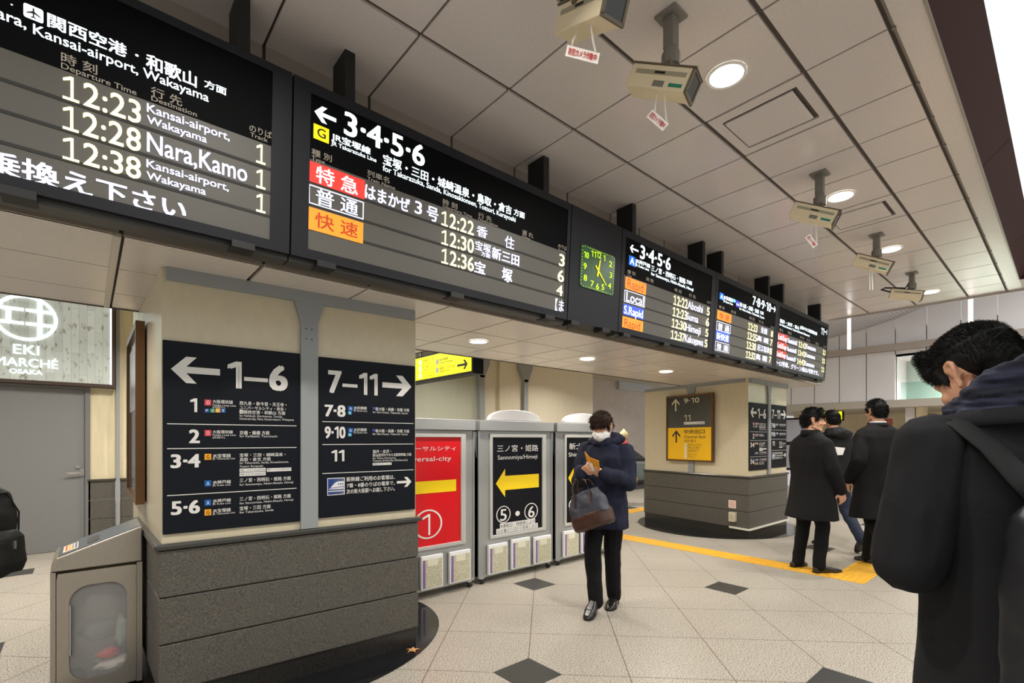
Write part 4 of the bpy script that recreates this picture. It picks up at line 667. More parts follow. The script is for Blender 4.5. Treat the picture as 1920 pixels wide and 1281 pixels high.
# ------------------------------------------------------------------ ceiling cameras with hanging tags
HOUS = mat('camera_cream', (238, 224, 190), .42); HOUSD = mat('camera_edge', (112, 102, 84), .5); CGLASS = mat('camera_window', (60, 64, 66), .12, spec=.7)
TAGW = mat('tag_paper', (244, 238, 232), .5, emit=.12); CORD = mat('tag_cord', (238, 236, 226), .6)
POST = mat('camera_post', (126, 122, 114), .45)
def camera_unit(c, mount, yaw, pitch, label, post=True, extra=''):
    t = thing('security_camera', label, 'security camera', (mount[0], mount[1], ZC), group='cameras hanging from the high ceiling')
    L_, H_, D_ = .315, .10, .11
    M = Matrix.Translation(Vector(c) - Vector((mount[0], mount[1], ZC))) @ Matrix.Rotation(R(yaw), 4, 'Z') @ Matrix.Rotation(R(pitch), 4, 'Y') @ Matrix.Rotation(R(2.0), 4, 'X')
    def mb(name, m, *bx, bevel=0.0, smooth=False):
        bm = bmesh.new()
        for b_ in bx: box(bm, *b_)
        bmesh.ops.transform(bm, matrix=M, verts=bm.verts[:]); return build(name, bm, m, t, bevel=bevel)
    mb('housing', HOUS, (-L_ / 2, L_ / 2 - .006, -D_ / 2, D_ / 2, -H_ / 2, H_ / 2), bevel=.006)
    mb('front_frame', HOUSD, (L_ / 2 - .012, L_ / 2, -D_ / 2 - .004, D_ / 2 + .004, -H_ / 2 - .004, -H_ / 2 + .008), (L_ / 2 - .012, L_ / 2, -D_ / 2 - .004, D_ / 2 + .004, H_ / 2 - .008, H_ / 2 + .004),
       (L_ / 2 - .012, L_ / 2, -D_ / 2 - .004, -D_ / 2 + .008, -H_ / 2, H_ / 2), (L_ / 2 - .012, L_ / 2, D_ / 2 - .008, D_ / 2 + .004, -H_ / 2, H_ / 2))
    mb('window', CGLASS, (L_ / 2 - .007, L_ / 2 - .004, -D_ / 2 + .004, D_ / 2 - .004, -H_ / 2 + .004, H_ / 2 - .004))
    mb('sun_shield', HOUSD, (-L_ / 2 - .004, L_ / 2 + .004, -D_ / 2 - .004, D_ / 2 + .004, H_ / 2, H_ / 2 + .005))
    mb('side_groove', mat('groove', (168, 160, 136), .5), (-L_ / 2 + .03, L_ / 2 - .03, -D_ / 2 - .0015, -D_ / 2 + .001, .008, .026))
    mb('maker_plate', RUBBER, (-.03, .022, -D_ / 2 - .003, -D_ / 2, .013, .022))
    if 'g' in extra:
        mb('green_sticker', mat('green_sticker', (24, 134, 104), .4), (.06, .125, -D_ / 2 - .002, -D_ / 2, -.036, -.022)); mb('grey_sticker', mat('grey_sticker', (130, 126, 116), .5), (-.02, .035, -D_ / 2 - .002, -D_ / 2, -.04, -.016))
    if post:
        base = M @ Vector((-.01, 0, H_ / 2)); z = base.z
        B('ceiling_plate', POST, t, (-.055, .055, -.055, .055, -.012, -.001), bevel=.003)
        B('post', POST, t, (-.026, .026, -.026, .026, z + .09, -.012), bevel=.003)
        bm = bmesh.new(); tube(bm, [(0, 0, z + .1), (0, 0, z + .075), (0, 0, z + .07), (0, .0, z + .01)], [.03, .032, .042, .042], 12); build('swivel', bm, POST, t)
        B('clamp', HOUSD, t, (-.045, .045, base.y - .05, base.y + .05, z - .012, z + .014))
    if 'c' in extra:
        bm = bmesh.new(); q = M @ Vector((-L_ / 2, 0, .02)); tube(bm, [(0, .02, -.1), (-.02, .06, -.17), q + Vector((.03, .06, .07)), q + Vector((0, .09, .05)), q], .009); build('cable', bm, RUBBER, t)
    return Matrix.Translation((mount[0], mount[1], ZC)) @ M
def hang_tag(Mw, a0, a1, drop, wd, rot, tilt, label, plate=True):
    """paper tag tied below a camera by two white cords"""
    p0 = Mw @ Vector((a0, -.02, -.05)); p1 = Mw @ Vector((a1, -.02, -.05)); c = (p0 + p1) / 2
    t = thing('hanging_tag', label, 'tag', tuple(c), group='tags hanging below the cameras')
    q0, q1 = p0 - c, p1 - c
    Mt = Matrix.Translation((0, 0, -drop)) @ Matrix.Rotation(R(rot), 4, 'Z') @ Matrix.Rotation(PI / 2, 4, 'X') @ Matrix.Rotation(R(tilt), 4, 'Z')
    e0 = Mt @ Vector((-wd * .36, .0, .004)); e1 = Mt @ Vector((wd * .36, .0, .004))
    bm = bmesh.new()
    for q, e in ((q0, e0), (q1, e1)):
        tube(bm, [q, q.lerp(e, .35) + Vector((.004, .004, 0)), q.lerp(e, .7) - Vector((.004, 0, 0)), e], .0045, 6)
    build('cord', bm, CORD, t)
    if plate:
        bm = bmesh.new(); slab(bm, Mt, [(-wd / 2, -.045), (wd / 2, -.045), (wd / 2, .0), (-wd / 2, .0)], .002); s = build('plate', bm, TAGW, t)
        write_on(s, Mt @ Matrix.Translation((0, 0, .002)), [('T', '防犯カメラ作動中', -wd * .43, wd * .43, -.038, -.01, 'rd', 2)], INK)
Mw = camera_unit((1.52, 1.272, 3.10), (1.5, 1.235), -96.6, 22.9, 'cream ceiling camera cut off by the top of the frame, nearest')
hang_tag(Mw, -.04, .05, .085, .135, -38, -12, 'white tag with red characters below the nearest camera')
Mw = camera_unit((2.035, 1.262, 3.068), (2.043, 1.224), -73.2, 26.5, 'cream ceiling camera with green sticker beside the brightest light', extra='g')
hang_tag(Mw, .0, .04, .11, .1, -38, -40, 'white tag tilting below the camera beside the brightest light')
Mw = camera_unit((4.083, 1.262, 3.068), (4.088, 1.228), -73.2, 26.5, 'cream ceiling camera wrapped in film, in front of the farther vent', extra='g')
bm = bmesh.new(); 
FILM = mat('crinkled_film', (235, 235, 235), .08, trans=.6, bump=(60, .8))
hang_tag(Mw, .0, .04, .13, .1, -38, -50, 'white tag tilting below the film-wrapped camera')
Mw = camera_unit((5.722, 1.268, 3.09), (5.721, 1.236), -73.2, 26.5, 'cream ceiling camera with a bare cord, fourth from the left', extra='g')
hang_tag(Mw, .0, .02, .2, .04, -38, 0, 'bare white cord hanging below the fourth camera', plate=False)
camera_unit((7.34, 1.30, 3.115), (7.346, 1.245), -70, 14, 'tan ceiling camera with a looped black cable, farthest', extra='c')
bm.free()

# ------------------------------------------------------------------ floor: tactile paving, fallen leaf
TACT = mat('tactile_yellow', (226, 170, 48), .55, vary=(20, .1)); 
def tactile(label, x0, x1, y0, y1, dots=None):
    t = thing('tactile_strip', label, 'tactile paving', (x0, y0, 0), group='yellow tactile strips')
    along_x = (x1 - x0) > (y1 - y0); n = round(max(x1 - x0, y1 - y0) / .3)
    bm = bmesh.new(); bb = bmesh.new()
    for k in range(n):
        if along_x: box(bm, k * .3 + .002, k * .3 + .298, 0, y1 - y0, .0005, .003)
        else: box(bm, 0, x1 - x0, k * .3 + .002, k * .3 + .298, .0005, .003)
        for j in range(4):
            o = .0375 + .075 * j
            if along_x: box(bb, k * .3 + .02, k * .3 + .28, o - .012, o + .012, .003, .006)
            else: box(bb, o - .012, o + .012, k * .3 + .02, k * .3 + .28, .003, .006)
    build('tiles', bm, TACT, t); build('raised_bars', bb, TACT, t)
tactile('yellow tactile strip running past the walking man towards the corner', 5.66, 5.96, 1.62, 7.92)
tactile('yellow tactile strip leading away behind the standing men', 5.96, 11.96, 1.32, 1.62)
tactile('yellow tactile strip passing behind the far pillar', 5.96, 11.96, 5.5, 5.8)
t = thing('tactile_tile', 'yellow dotted tactile tile at the corner of two strips', 'tactile paving', (5.66, 1.32, 0))
B('tile', TACT, t, (.002, .298, .002, .298, .0005, .003))
bm = bmesh.new()
for i in range(5):
    for j in range(5): prism(bm, circle(.03 + .06 * i, .03 + .06 * j, .011, n=10), .003, .007)
build('raised_dots', bm, TACT, t)
t = thing('dry_leaf', 'small dry brown leaf lying on the black oval', 'leaf', (1.62, 2.86, .007), .6)
bm = bmesh.new()
for a0 in (0, 70, 140, 215, 290):
    M = Matrix.Rotation(R(a0), 4, 'Z') @ Matrix.Rotation(R(-18), 4, 'X'); v = [M @ Vector(p) for p in ((0, 0, .004), (.014, .014, .004), (.007, .022, .012), (0, .045, .016), (-.008, .02, .012), (-.015, .012, .004))]
    w_ = [p + Vector((0, 0, .0025)) for p in v]; A_ = [bm.verts.new(p) for p in v]; B_ = [bm.verts.new(p) for p in w_]
    bm.faces.new(A_[::-1]); bm.faces.new(B_)
    for i in range(6): bm.faces.new((A_[i], A_[(i + 1) % 6], B_[(i + 1) % 6], B_[i]))
build('blade', bm, mat('leaf_brown', (190, 140, 82), .7, vary=(90, .3)), t)

# ------------------------------------------------------------------ wheeled information stands
def map_mat():
    m = mat('route_map', (196, 192, 166), .35, vary=(55, .22)); return m
MAPM = map_mat(); POCK = mat('pocket_acrylic', (236, 236, 236), .3); PURP = mat('leaflet_purple', (134, 104, 164), .5); LEAF = mat('leaflet_label', (226, 222, 200), .5)
def stand(label, x0, x1, pocket_x, ink, bg, dome=True, knob=True):
    Y = 3.74; D_ = .42
    t = thing('information_stand', label, 'information stand', (x0, Y, 0), group='wheeled information stands')
    w_ = x1 - x0
    B('cabinet', ALU, t, (0, w_, .012, D_, .075, 1.475), (0, .014, .0, D_, .06, 1.475), (w_ - .014, w_, .0, D_, .06, 1.475), (.014, w_ - .014, .004, D_, .06, .085))
    B('header_box', ALU, t, (.002, w_ - .002, -.022, D_ - .02, 1.485, 1.585), (.006, w_ - .006, .02, D_, 1.47, 1.486), bevel=.004)
    if dome:
        bm = bmesh.new(); n = 24; c = w_ / 2 - .01
        prof_ = [(c + .35 * math.cos(PI * i / n), .118 * math.sin(PI * i / n) ** .8) for i in range(n + 1)]
        M = basis((0, .07, 1.586), (1, 0, 0), (0, 0, 1)); slab(bm, M, prof_, .06); build('dome_header', bm, mat('dome_white', (196, 194, 194), .35), t, bevel=.008)
    fx0, fx1, fz0, fz1 = (.142, w_ - .105, .424, 1.455)
    M = basis((0, .0115, 0), (1, 0, 0), (0, 0, 1))
    bm = bmesh.new(); bars(bm, M, fx0, fx1, fz0, fz1, (.03, .055, .032, .036), 0, .02); build('snap_frame', bm, mat('frame_aluminium', (206, 205, 200), .3, .4), t, bevel=.004)
    bm = bmesh.new(); slab(bm, M, [(fx0 + .02, fz0 + .02), (fx1 - .04, fz0 + .02), (fx1 - .04, fz1 - .03), (fx0 + .02, fz1 - .03)], .006); po = build('poster', bm, bg, t)
    write_on(po, M @ Matrix.Translation((-x0, 0, .006)), ink, INK, 'W')
    for k, (xa, za, xb, zb) in enumerate(pocket_x):
        bm = bmesh.new(); Mp = basis((0, .0, 0), (1, 0, 0), (0, 0, 1)); xa -= x0; xb -= x0
        slab(bm, Mp, [(xa, za), (xb, za), (xb, zb), (xa, zb)], .03); p = build('leaflet_pocket', bm, POCK, t, bevel=.003)
        bm = bmesh.new(); slab(bm, Mp @ Matrix.Translation((0, 0, .03)), [(xa + .012, za + .012), (xb - .012, za + .012), (xb - .012, zb - .03), (xa + .012, zb - .03)], .003); l = build('map_leaflet', bm, MAPM, p)
        bm = bmesh.new(); e = xa + .014 if k != 1 or len(pocket_x) == 3 else xb - .04
        slab(bm, Mp @ Matrix.Translation((0, 0, .033)), [(e, za + .014), (e + .024, za + .014), (e + .024, zb - .034), (e, zb - .034)], .0006); build('leaflet_spine', bm, PURP, p)
        bm = bmesh.new(); mid = (xa + xb) / 2; slab(bm, Mp @ Matrix.Translation((0, 0, .033)), [(mid - .05, zb - .09), (mid + .055, zb - .09), (mid + .055, zb - .035), (mid - .05, zb - .035)], .0008); build('leaflet_title', bm, LEAF, p)
    for xx in (.05, w_ - .05):
        for yy in (.02, D_ - .05):
            bm = bmesh.new(); tube(bm, [(xx - .016, yy, .026), (xx + .016, yy, .026)], .026, 16); cst = build('caster', bm, RUBBER, t)
            bm = bmesh.new(); box(bm, xx - .025, xx + .025, yy - .012, yy + .03, .048, .062); tube(bm, [(xx - .02, yy, .026), (xx - .0165, yy, .026)], .012, 10); tube(bm, [(xx + .0165, yy, .026), (xx + .02, yy, .026)], .012, 10); build('fork', bm, CHROME, cst)
    if knob:
        for sx_ in (0, 1):
            bm = bmesh.new(); X = w_ - .002 if sx_ else .002; s_ = 1 if sx_ else -1
            M2_ = basis((X, .03, 1.47), (0, 1, 0), (0, 0, 1)); slab(bm, M2_, [(0, 0), (.05, 0), (.05, -.05), (0, -.25)], .003 * s_); build('link_plate', bm, STEELG, t)
stand('wheeled grey stand with red poster, partly behind the near pillar', 1.76, 2.783, [(2.188, .082, 2.411, .375), (2.483, .084, 2.716, .371), (1.87, .082, 2.1, .375)], Q['ST'][:5], RED, dome=False)
stand('wheeled grey stand with black poster reading Sannomiya/Himeji', 2.829, 3.845, [(2.935, .084, 3.174, .371), (3.233, .085, 3.482, .384), (3.547, .083, 3.794, .368)], Q['ST'][5:], mat('poster_black', (12, 14, 22), .3, spec=.2))
stand('wheeled grey stand with black poster, behind the walking man', 3.895, 4.92, [(4.0, .085, 4.24, .372), (4.3, .085, 4.54, .38), (4.6, .085, 4.84, .37)], Q['ST3'], mat('poster_black', (12, 14, 22), .3, spec=.2))

# ------------------------------------------------------------------ stainless litter bin
t = thing('litter_bin', 'stainless steel litter bin with sloped top against the near pillar', 'litter bin', (-.146, 3.5, 0))
W_, D_ = .384, .36
M = basis((0, D_, 0), (1, 0, 0), (0, 0, 1))
M = Matrix(((1, 0, 0, 0), (0, 0, -1, D_), (0, 1, 0, 0), (0, 0, 0, 1)))
bm = bmesh.new()
slab(bm, M, [(0, .704), (W_, .704), (W_, .905), (.026, .776), (.008, .755)], D_); build('lid', bm, STEEL, t, bevel=.006)
bm = bmesh.new(); Mt = basis((.03, .01, .7795), (W_ - .03, 0, .1265), (0, 1, 0)); slab(bm, Mt, [(0, 0), (.372, 0), (.372, D_ - .02), (0, D_ - .02)], .003); top_ = build('top_plate', bm, STEELB, t)
bm = bmesh.new(); slab(bm, Mt @ Matrix.Translation((0, 0, .003)), rrect(.125, .18, .06, .24, .008), .002); build('slot', bm, mat('slot_dark', (34, 26, 20), .6), top_)
bm = bmesh.new(); slab(bm, Mt @ Matrix.Translation((0, 0, .003)), [(.02, .05), (.085, .05), (.085, .25), (.02, .25)], .001); st = build('sticker', bm, mat('sticker_cream', (226, 214, 178), .5), top_)
write_on(st, Mt @ Matrix.Translation((0, 0, .004)), [('R', '', .03 + .014 * k, .038 + .014 * k, .07, .23, c, 0) for k, c in enumerate(('rd', 'h', 'gk', 'p'))], INK)
# body: back, sides and a front sheet with a rounded opening
bm = bmesh.new(); box(bm, 0, .012, .02, D_, .02, .7); box(bm, W_ - .012, W_, .02, D_, .02, .7); box(bm, 0, W_, D_ - .01, D_, .02, .7); box(bm, .012, W_ - .012, .02, D_, .02, .05); build('body', bm, STEEL, t)
hole = rrect(.073, .315, .103, .612, .085, 8); n = len(hole)
bm = bmesh.new(); out = [(W_ - .027, .69), (.024, .69), (.024, .03), (W_ - .027, .03)]
per = []
for p in hole:      # match every hole point with a point on the door's edge
    c = (.194, .36); dx, dy = p[0] - c[0], p[1] - c[1]; s = min((W_ - .027 - c[0]) / dx if dx > 1e-6 else 9e9, (.024 - c[0]) / dx if dx < -1e-6 else 9e9, (.69 - c[1]) / dy if dy > 1e-6 else 9e9, (.03 - c[1]) / dy if dy < -1e-6 else 9e9); per.append((c[0] + dx * s, c[1] + dy * s))
rings = [[bm.verts.new((p[0], y, p[1])) for p in q] for q, y in ((per, .012), (per, .0), (hole, .0), (hole, .012))]
for a, b_ in zip(rings, rings[1:] + rings[:1]):
    for i in range(n): bm.faces.new((a[i], a[(i + 1) % n], b_[(i + 1) % n], b_[i]))
build('door', bm, STEEL, t)
B('front_stile', STEEL, t, (0, .021, .002, .03, .02, .7), (W_ - .025, W_, .002, .03, .02, .7))
bm = bmesh.new(); slab(bm, Matrix(((1, 0, 0, 0), (0, 0, -1, .012), (0, 1, 0, 0), (0, 0, 0, 1))), rrect(.06, .33, .09, .625, .09, 8), -.004); build('window', bm, mat('bin_acrylic', (235, 235, 233), .08, alpha=.16), t)
bm = bmesh.new(); box(bm, .022, W_ - .022, .325, .335, .06, .66); build('lining', bm, mat('lining', (172, 156, 134), .6), t)
bm = bmesh.new(); tube(bm, [(.08, -.004, .52), (.08, -.004, .25)], .006); build('pull', bm, CHROME, t)
def blob_mesh(bm, c, r, seed, amp=.25, sub=3):
    v = bmesh.ops.create_icosphere(bm, subdivisions=sub, radius=1)['verts']
    for q in v:
        k = 1 + amp * noise.noise(q.co * 2.2 + Vector((seed, 0, 0))); q.co = Vector(c) + Vector((q.co.x * r[0] * k, q.co.y * r[1] * k, q.co.z * r[2] * k))
bm = bmesh.new(); blob_mesh(bm, (-.146 + .2, 3.5 + .16, .34), (.14, .13, .26), 3, .18, 4)
o = tag(build('rubbish_bag', bm, mat('clear_bag', (226, 220, 212), .2, alpha=.2, bump=(22, 1.0)), None, True), 'clear plastic rubbish bag seen through the bin window', 'bag')
for k, (c, r, col, lab, cat, nm) in enumerate((((.08, .09, .135), (.085, .06, .035), (196, 190, 180), 'crumpled pale paper at the bottom of the bin bag', 'litter', 'crumpled_paper'), ((.06, .06, .2), (.05, .03, .028), (196, 70, 70), 'red wrapper inside the bin bag', 'litter', 'crumpled_wrapper'), ((.12, .09, .3), (.04, .035, .085), (150, 160, 150), 'grey-green wrapper inside the bin bag', 'litter', 'crumpled_wrapper'), ((.03, .1, .33), (.09, .05, .06), (70, 68, 76), 'dark crumpled wrapper inside the bin bag', 'litter', 'crumpled_wrapper'))):
    bm = bmesh.new(); blob_mesh(bm, (.03 + c[0], 3.5 + c[1], c[2]), r, 10 + k, .5)
    tag(build(nm, bm, mat('litter_%d' % k, col, .5), None, True), lab, cat)

# ------------------------------------------------------------------ lit shop sign above the grey door
t = thing('shop_sign', 'lit white shop sign with round emblem above the grey door', 'sign', (0, 8.3, 0))
B('frame', DBROWN, t, (-1.35, .277, -.16, 0, 2.063, 3.15), bevel=.004)
m = bpy.data.materials.new('backlit_stone'); m.use_nodes = True; nt = m.node_tree; b = nt.nodes['Principled BSDF']
tc = nt.nodes.new('ShaderNodeTexCoord'); mp = nt.nodes.new('ShaderNodeMapping'); mp.inputs['Scale'].default_value = (1, 1, .35); nt.links.new(tc.outputs['Object'], mp.inputs[0])
br = nt.nodes.new('ShaderNodeTexBrick'); mpb = nt.nodes.new('ShaderNodeMapping'); mpb.inputs['Rotation'].default_value = (PI / 2, 0, PI / 2); nt.links.new(tc.outputs['Object'], mpb.inputs[0]); nt.links.new(mpb.outputs[0], br.inputs[0])
br.inputs['Scale'].default_value = 1.0; br.inputs['Brick Width'].default_value = .55; br.inputs['Row Height'].default_value = .075; br.inputs['Mortar Size'].default_value = .0012
br.inputs['Color1'].default_value = lin((158, 161, 153)); br.inputs['Color2'].default_value = lin((142, 146, 138)); br.inputs['Mortar'].default_value = lin((112, 116, 110))
ns = nt.nodes.new('ShaderNodeTexNoise'); ns.inputs['Scale'].default_value = 30; nt.links.new(mp.outputs[0], ns.inputs['Vector'])
rp = nt.nodes.new('ShaderNodeValToRGB'); rp.color_ramp.elements[0].position = .3; rp.color_ramp.elements[0].color = lin((170, 150, 130)); rp.color_ramp.elements[1].position = .42; rp.color_ramp.elements[1].color = (1, 1, 1, 1); nt.links.new(ns.outputs['Fac'], rp.inputs[0])
mx = nt.nodes.new('ShaderNodeMix'); mx.data_type = 'RGBA'; mx.blend_type = 'MULTIPLY'; mx.inputs[0].default_value = .8; nt.links.new(br.outputs[0], mx.inputs[6]); nt.links.new(rp.outputs[0], mx.inputs[7])
nt.links.new(mx.outputs[2], b.inputs['Base Color']); nt.links.new(mx.outputs[2], b.inputs['Emission Color']); b.inputs['Emission Strength'].default_value = .72
B('light_panel', m, t, (-1.32, .239, -.165, -.155, 2.105, 3.12))
B('edge_light', mat('edge_glow', (240, 244, 255), .4, emit=1.2), t, (.222, .239, -.172, -.165, 2.105, 3.12))
NEON = {'w': mat('sign_neon', (238, 255, 255), .4, emit=1.3)}
# emblem: ring with a grid of bars
def ring(cx, cz, rx, rz, th, n=64): return [(cx + (rx - d) * math.cos(2 * PI * i / n), cz + (rz - d) * math.sin(2 * PI * i / n)) for d in (0, th) for i in range(n)]
bm = bmesh.new(); n = 64; Ms = basis((0, -.165, 0), (1, 0, 0), (0, 0, 1))
def ring3(cx, cz, rx, rz, th):
    a = ring(cx, cz, rx, rz, th); f = [bm.verts.new(Ms @ Vector((p[0], p[1], .02))) for p in a]; g = [bm.verts.new(Ms @ Vector((p[0], p[1], 0))) for p in a]
    for i in range(n):
        j = (i + 1) % n; bm.faces.new((f[i], f[j], f[n + j], f[n + i])); bm.faces.new((g[i], g[n + i], g[n + j], g[j])); bm.faces.new((f[i], g[i], g[j], f[j])); bm.faces.new((f[n + i], f[n + j], g[n + j], g[n + i]))
ECX, ECZ, ER = -.545, 2.838, .275
ring3(ECX, ECZ, ER, ER * .985, .034)
def eb(x0, x1, z0, z1): slab(bm, Ms, [(ECX + x0, ECZ + z0), (ECX + x1, ECZ + z0), (ECX + x1, ECZ + z1), (ECX + x0, ECZ + z1)], .02)
eb(-.245, -.02, .075, .11); eb(-.245, -.02, -.085, -.05); eb(-.17, -.125, -.05, .075)
eb(.0, .235, .075, .11); eb(.0, .235, -.085, -.05); eb(.095, .14, -.23, .24)
build('emblem', bm, NEON['w'], t)
write_on(t, Ms @ Matrix.Translation((0, 0, .012)), Q['EKI'], NEON)

# ------------------------------------------------------------------ yellow exit sign hanging behind the stands
t = thing('hanging_exit_sign', 'lit yellow exit sign with right arrow hanging behind the near pillar', 'sign', (3.452, 4.7, 2.216))
B('casing', BLACK, t, (0, .16, -.03, 1.7, -.03, .33), bevel=.004)
B('lit_face', mat('exit_face', (238, 240, 24), .4, emit=.8), t, (-.004, .002, .0, 1.67, .0, .30))
M = basis((-.004, 1.67, 0), (0, -1, 0), (0, 0, 1))
E_ = [('AR', '', 1.38, 1.6, .035, .15, 'k', 0), ('T', '出口', .02, .2, .15, .26, 'k', 1), ('T', 'EXIT', .02, .18, .06, .12, 'k', 1)]
for k, (x, z, a, b_) in enumerate(((.55, .2, 'JR線のりば', 'JR Lines'), (.55, .11, '地下鉄', 'Subway'), (.55, .02, 'コインロッカー', 'Coin Lockers'), (.98, .16, '阪急電車', 'Hankyu Railway'), (.98, .05, '高速バスのりば', 'Highway Bus'))):
    E_ += [('R', '', x - .09, x - .02, z, z + .07, 'W', 0), ('T', a, x, x + .05 * len(a), z + .035, z + .07, 'ol', 1), ('T', b_, x, x + .022 * len(b_), z + .005, z + .026, 'ol', 1)]
write_on(t, M, E_, INK, 'W', off=.001)
bm = bmesh.new()
for y in (.3, 1.3): tube(bm, [(.08, y, .33), (.08, y, .98)], .015)
build('hanger', bm, STEELG, t)
t = thing('hanging_exit_sign', 'small yellow sign glimpsed above the hooded man', 'sign', (11.2, 3.12, 1.80))
B('casing', BLACK, t, (.003, .12, -.15, .32, -.03, .16)); B('lit_face', MATS['exit_face'], t, (-.002, .004, -.14, .31, -.01, .15)); B('hanger', STEELG, t, (.05, .07, .05, .07, .16, .18))
B('end_plate', BLACK, t, (.0, .12, .32, .335, -.03, .16))

# ------------------------------------------------------------------ escalator, notices far behind
t = thing('escalator', 'escalator with dark sloped side and glass balustrade behind the walker', 'escalator', (10.6, 8.0, 0))
DK = mat('escalator_dark', (58, 56, 54), .4)
M = Matrix(((1, 0, 0, 0), (0, 0, -1, .75), (0, 1, 0, 0), (0, 0, 0, 1)))
bm = bmesh.new(); slab(bm, M, [(-1.2, 1.55), (3.2, -.45 + .0), (3.2, .0), (3.2, .45), (-.4, 2.1), (-1.2, 2.45)], .08); build('side_panel', bm, DK, t)
bm = bmesh.new(); box(bm, .2, 3.6, 0, .7, .0, .1); box(bm, -1.2, .9, -.02, .75, -.0, .32); build('landing', bm, DK, t)
bm = bmesh.new(); box(bm, .05, 2.6, .05, .07, .25, .78); build('glass', bm, mat('escalator_glass', (150, 166, 158), .08, trans=.7), t)
bm = bmesh.new(); tube(bm, [(-1.0, .06, 1.62), (.1, .06, 1.1), (.7, .06, .86), (1.4, .06, .82), (2.3, .06, .82), (2.55, .06, .74), (2.62, .06, .58), (2.5, .06, .42), (2.0, .06, .36)], .03, 8); build('handrail', bm, RUBBER, t)
bm = bmesh.new(); tube(bm, [(-1.0, .05, 1.5), (.1, .05, 1.0), (.7, .05, .77), (1.4, .05, .72), (2.3, .05, .72)], .012, 6); build('trim_strip', bm, CHROME, t)
B('warning_plate', YEL, t, (.9, 1.06, .03, .045, .16, .34))
t = thing('notice_board', 'dark framed notice board just right of the far pillar', 'notice board', (11.2, 3.75, .9))
M = basis((0, 0, 0), (0, -1, 0), (0, 0, 1))
bm = bmesh.new(); slab(bm, M, [(-.3, -.15), (.26, -.15), (.26, .95), (-.3, .95)], .05); build('frame', bm, BLACK, t)
bm = bmesh.new(); slab(bm, M @ Matrix.Translation((0, 0, .05)), [(-.26, .45), (.22, .45), (.22, .91), (-.26, .91)], .002); slab(bm, M @ Matrix.Translation((0, 0, .05)), [(-.26, -.1), (.22, -.1), (.22, .38), (-.26, .38)], .002); build('sheet', bm, mat('notice_sheet', (170, 174, 190), .4), t)
B('post', BLACK, t, (.0, .04, -.02, .02, -.9, -.1)); B('foot', BLACK, t, (-.2, .2, -.2, .2, -.9, -.88))
t = thing('wall_sign', 'small red character on the far cream wall, right of the long coat', 'sign', (13.4, 2.668, 1.778))
M = basis((-.002, 0, 0), (0, -1, 0), (0, 0, 1)); bm = bmesh.new(); slab(bm, M, [(-.12, -.13), (.12, -.13), (.12, .13), (-.12, .13)], .01); build('plate', bm, mat('plate_cream', (226, 214, 188), .5), t)
write_on(t, M @ Matrix.Translation((0, 0, .01)), [('T', '祭', -.08, .08, -.08, .08, 'rd', 2)], INK)
t = thing('wall_frame', 'small yellow-green framed notice on the far wall', 'notice', (13.4, 2.03, 1.83))
bm = bmesh.new(); slab(bm, M, [(-.14, -.1), (.14, -.1), (.14, .1), (-.14, .1)], .02); build('frame', bm, mat('frame_olive', (110, 104, 30), .5), t)
bm = bmesh.new(); slab(bm, M @ Matrix.Translation((0, 0, .02)), [(-.11, -.075), (.11, -.075), (.11, .075), (-.11, .075)], .002); build('sheet', bm, mat('sheet_yellow', (206, 206, 110), .5), t)

# ------------------------------------------------------------------ people
def ico(bm, M, sub=2): bmesh.ops.create_icosphere(bm, subdivisions=sub, radius=1, matrix=M)
_ICO = None
def ico_pts():
    global _ICO
    if _ICO is None:
        b = bmesh.new(); bmesh.ops.create_icosphere(b, subdivisions=2, radius=1); _ICO = [v.co.copy() for v in b.verts]; b.free()
    return _ICO
def hull(bm, pts):
    v = [bm.verts.new(p) for p in pts]
    r = bmesh.ops.convex_hull(bm, input=v, use_existing_faces=False)
    dead = [e for e in r['geom_interior'] + r['geom_unused'] if isinstance(e, bmesh.types.BMVert) and e.is_valid and not e.link_faces]
    if dead: bmesh.ops.delete(bm, geom=list(set(dead)), context='VERTS')
def cap(bm, a, ra, b, rb):
    a, b = Vector(a), Vector(b)
    hull(bm, [a + p * ra for p in ico_pts()] + [b + p * rb for p in ico_pts()])
def chain(bm, pts):
    for (a, ra), (b, rb) in zip(pts, pts[1:]): cap(bm, a, ra, b, rb)
def ell(bm, c, r, rot=None):
    M = Matrix.Translation(Vector(c)) @ (rot.to_4x4() if rot else Matrix.Identity(4)) @ Matrix.Diagonal((r[0], r[1], r[2], 1)); ico(bm, M, 3)
def loft(bm, rings, n=28, ex=2.4):
    """rings: (cx, cy, z, rx, ry[, tilt])"""
    L = []
    for r in rings:
        cx, cy, z, rx, ry = r[:5]; tl = r[5] if len(r) > 5 else 0; ring_ = []
        for i in range(n):
            t = 2 * PI * i / n; c, s = math.cos(t), math.sin(t)
            x = rx * math.copysign(abs(c) ** (2 / ex), c); y = ry * math.copysign(abs(s) ** (2 / ex), s)
            ring_.append(bm.verts.new((cx + x, cy + y, z + tl * y)))
        L.append(ring_)
    for a, b in zip(L, L[1:]):
        for i in range(n): bm.faces.new((a[i], a[(i + 1) % n], b[(i + 1) % n], b[i]))
    bm.faces.new(L[0][::-1]); bm.faces.new(L[-1])
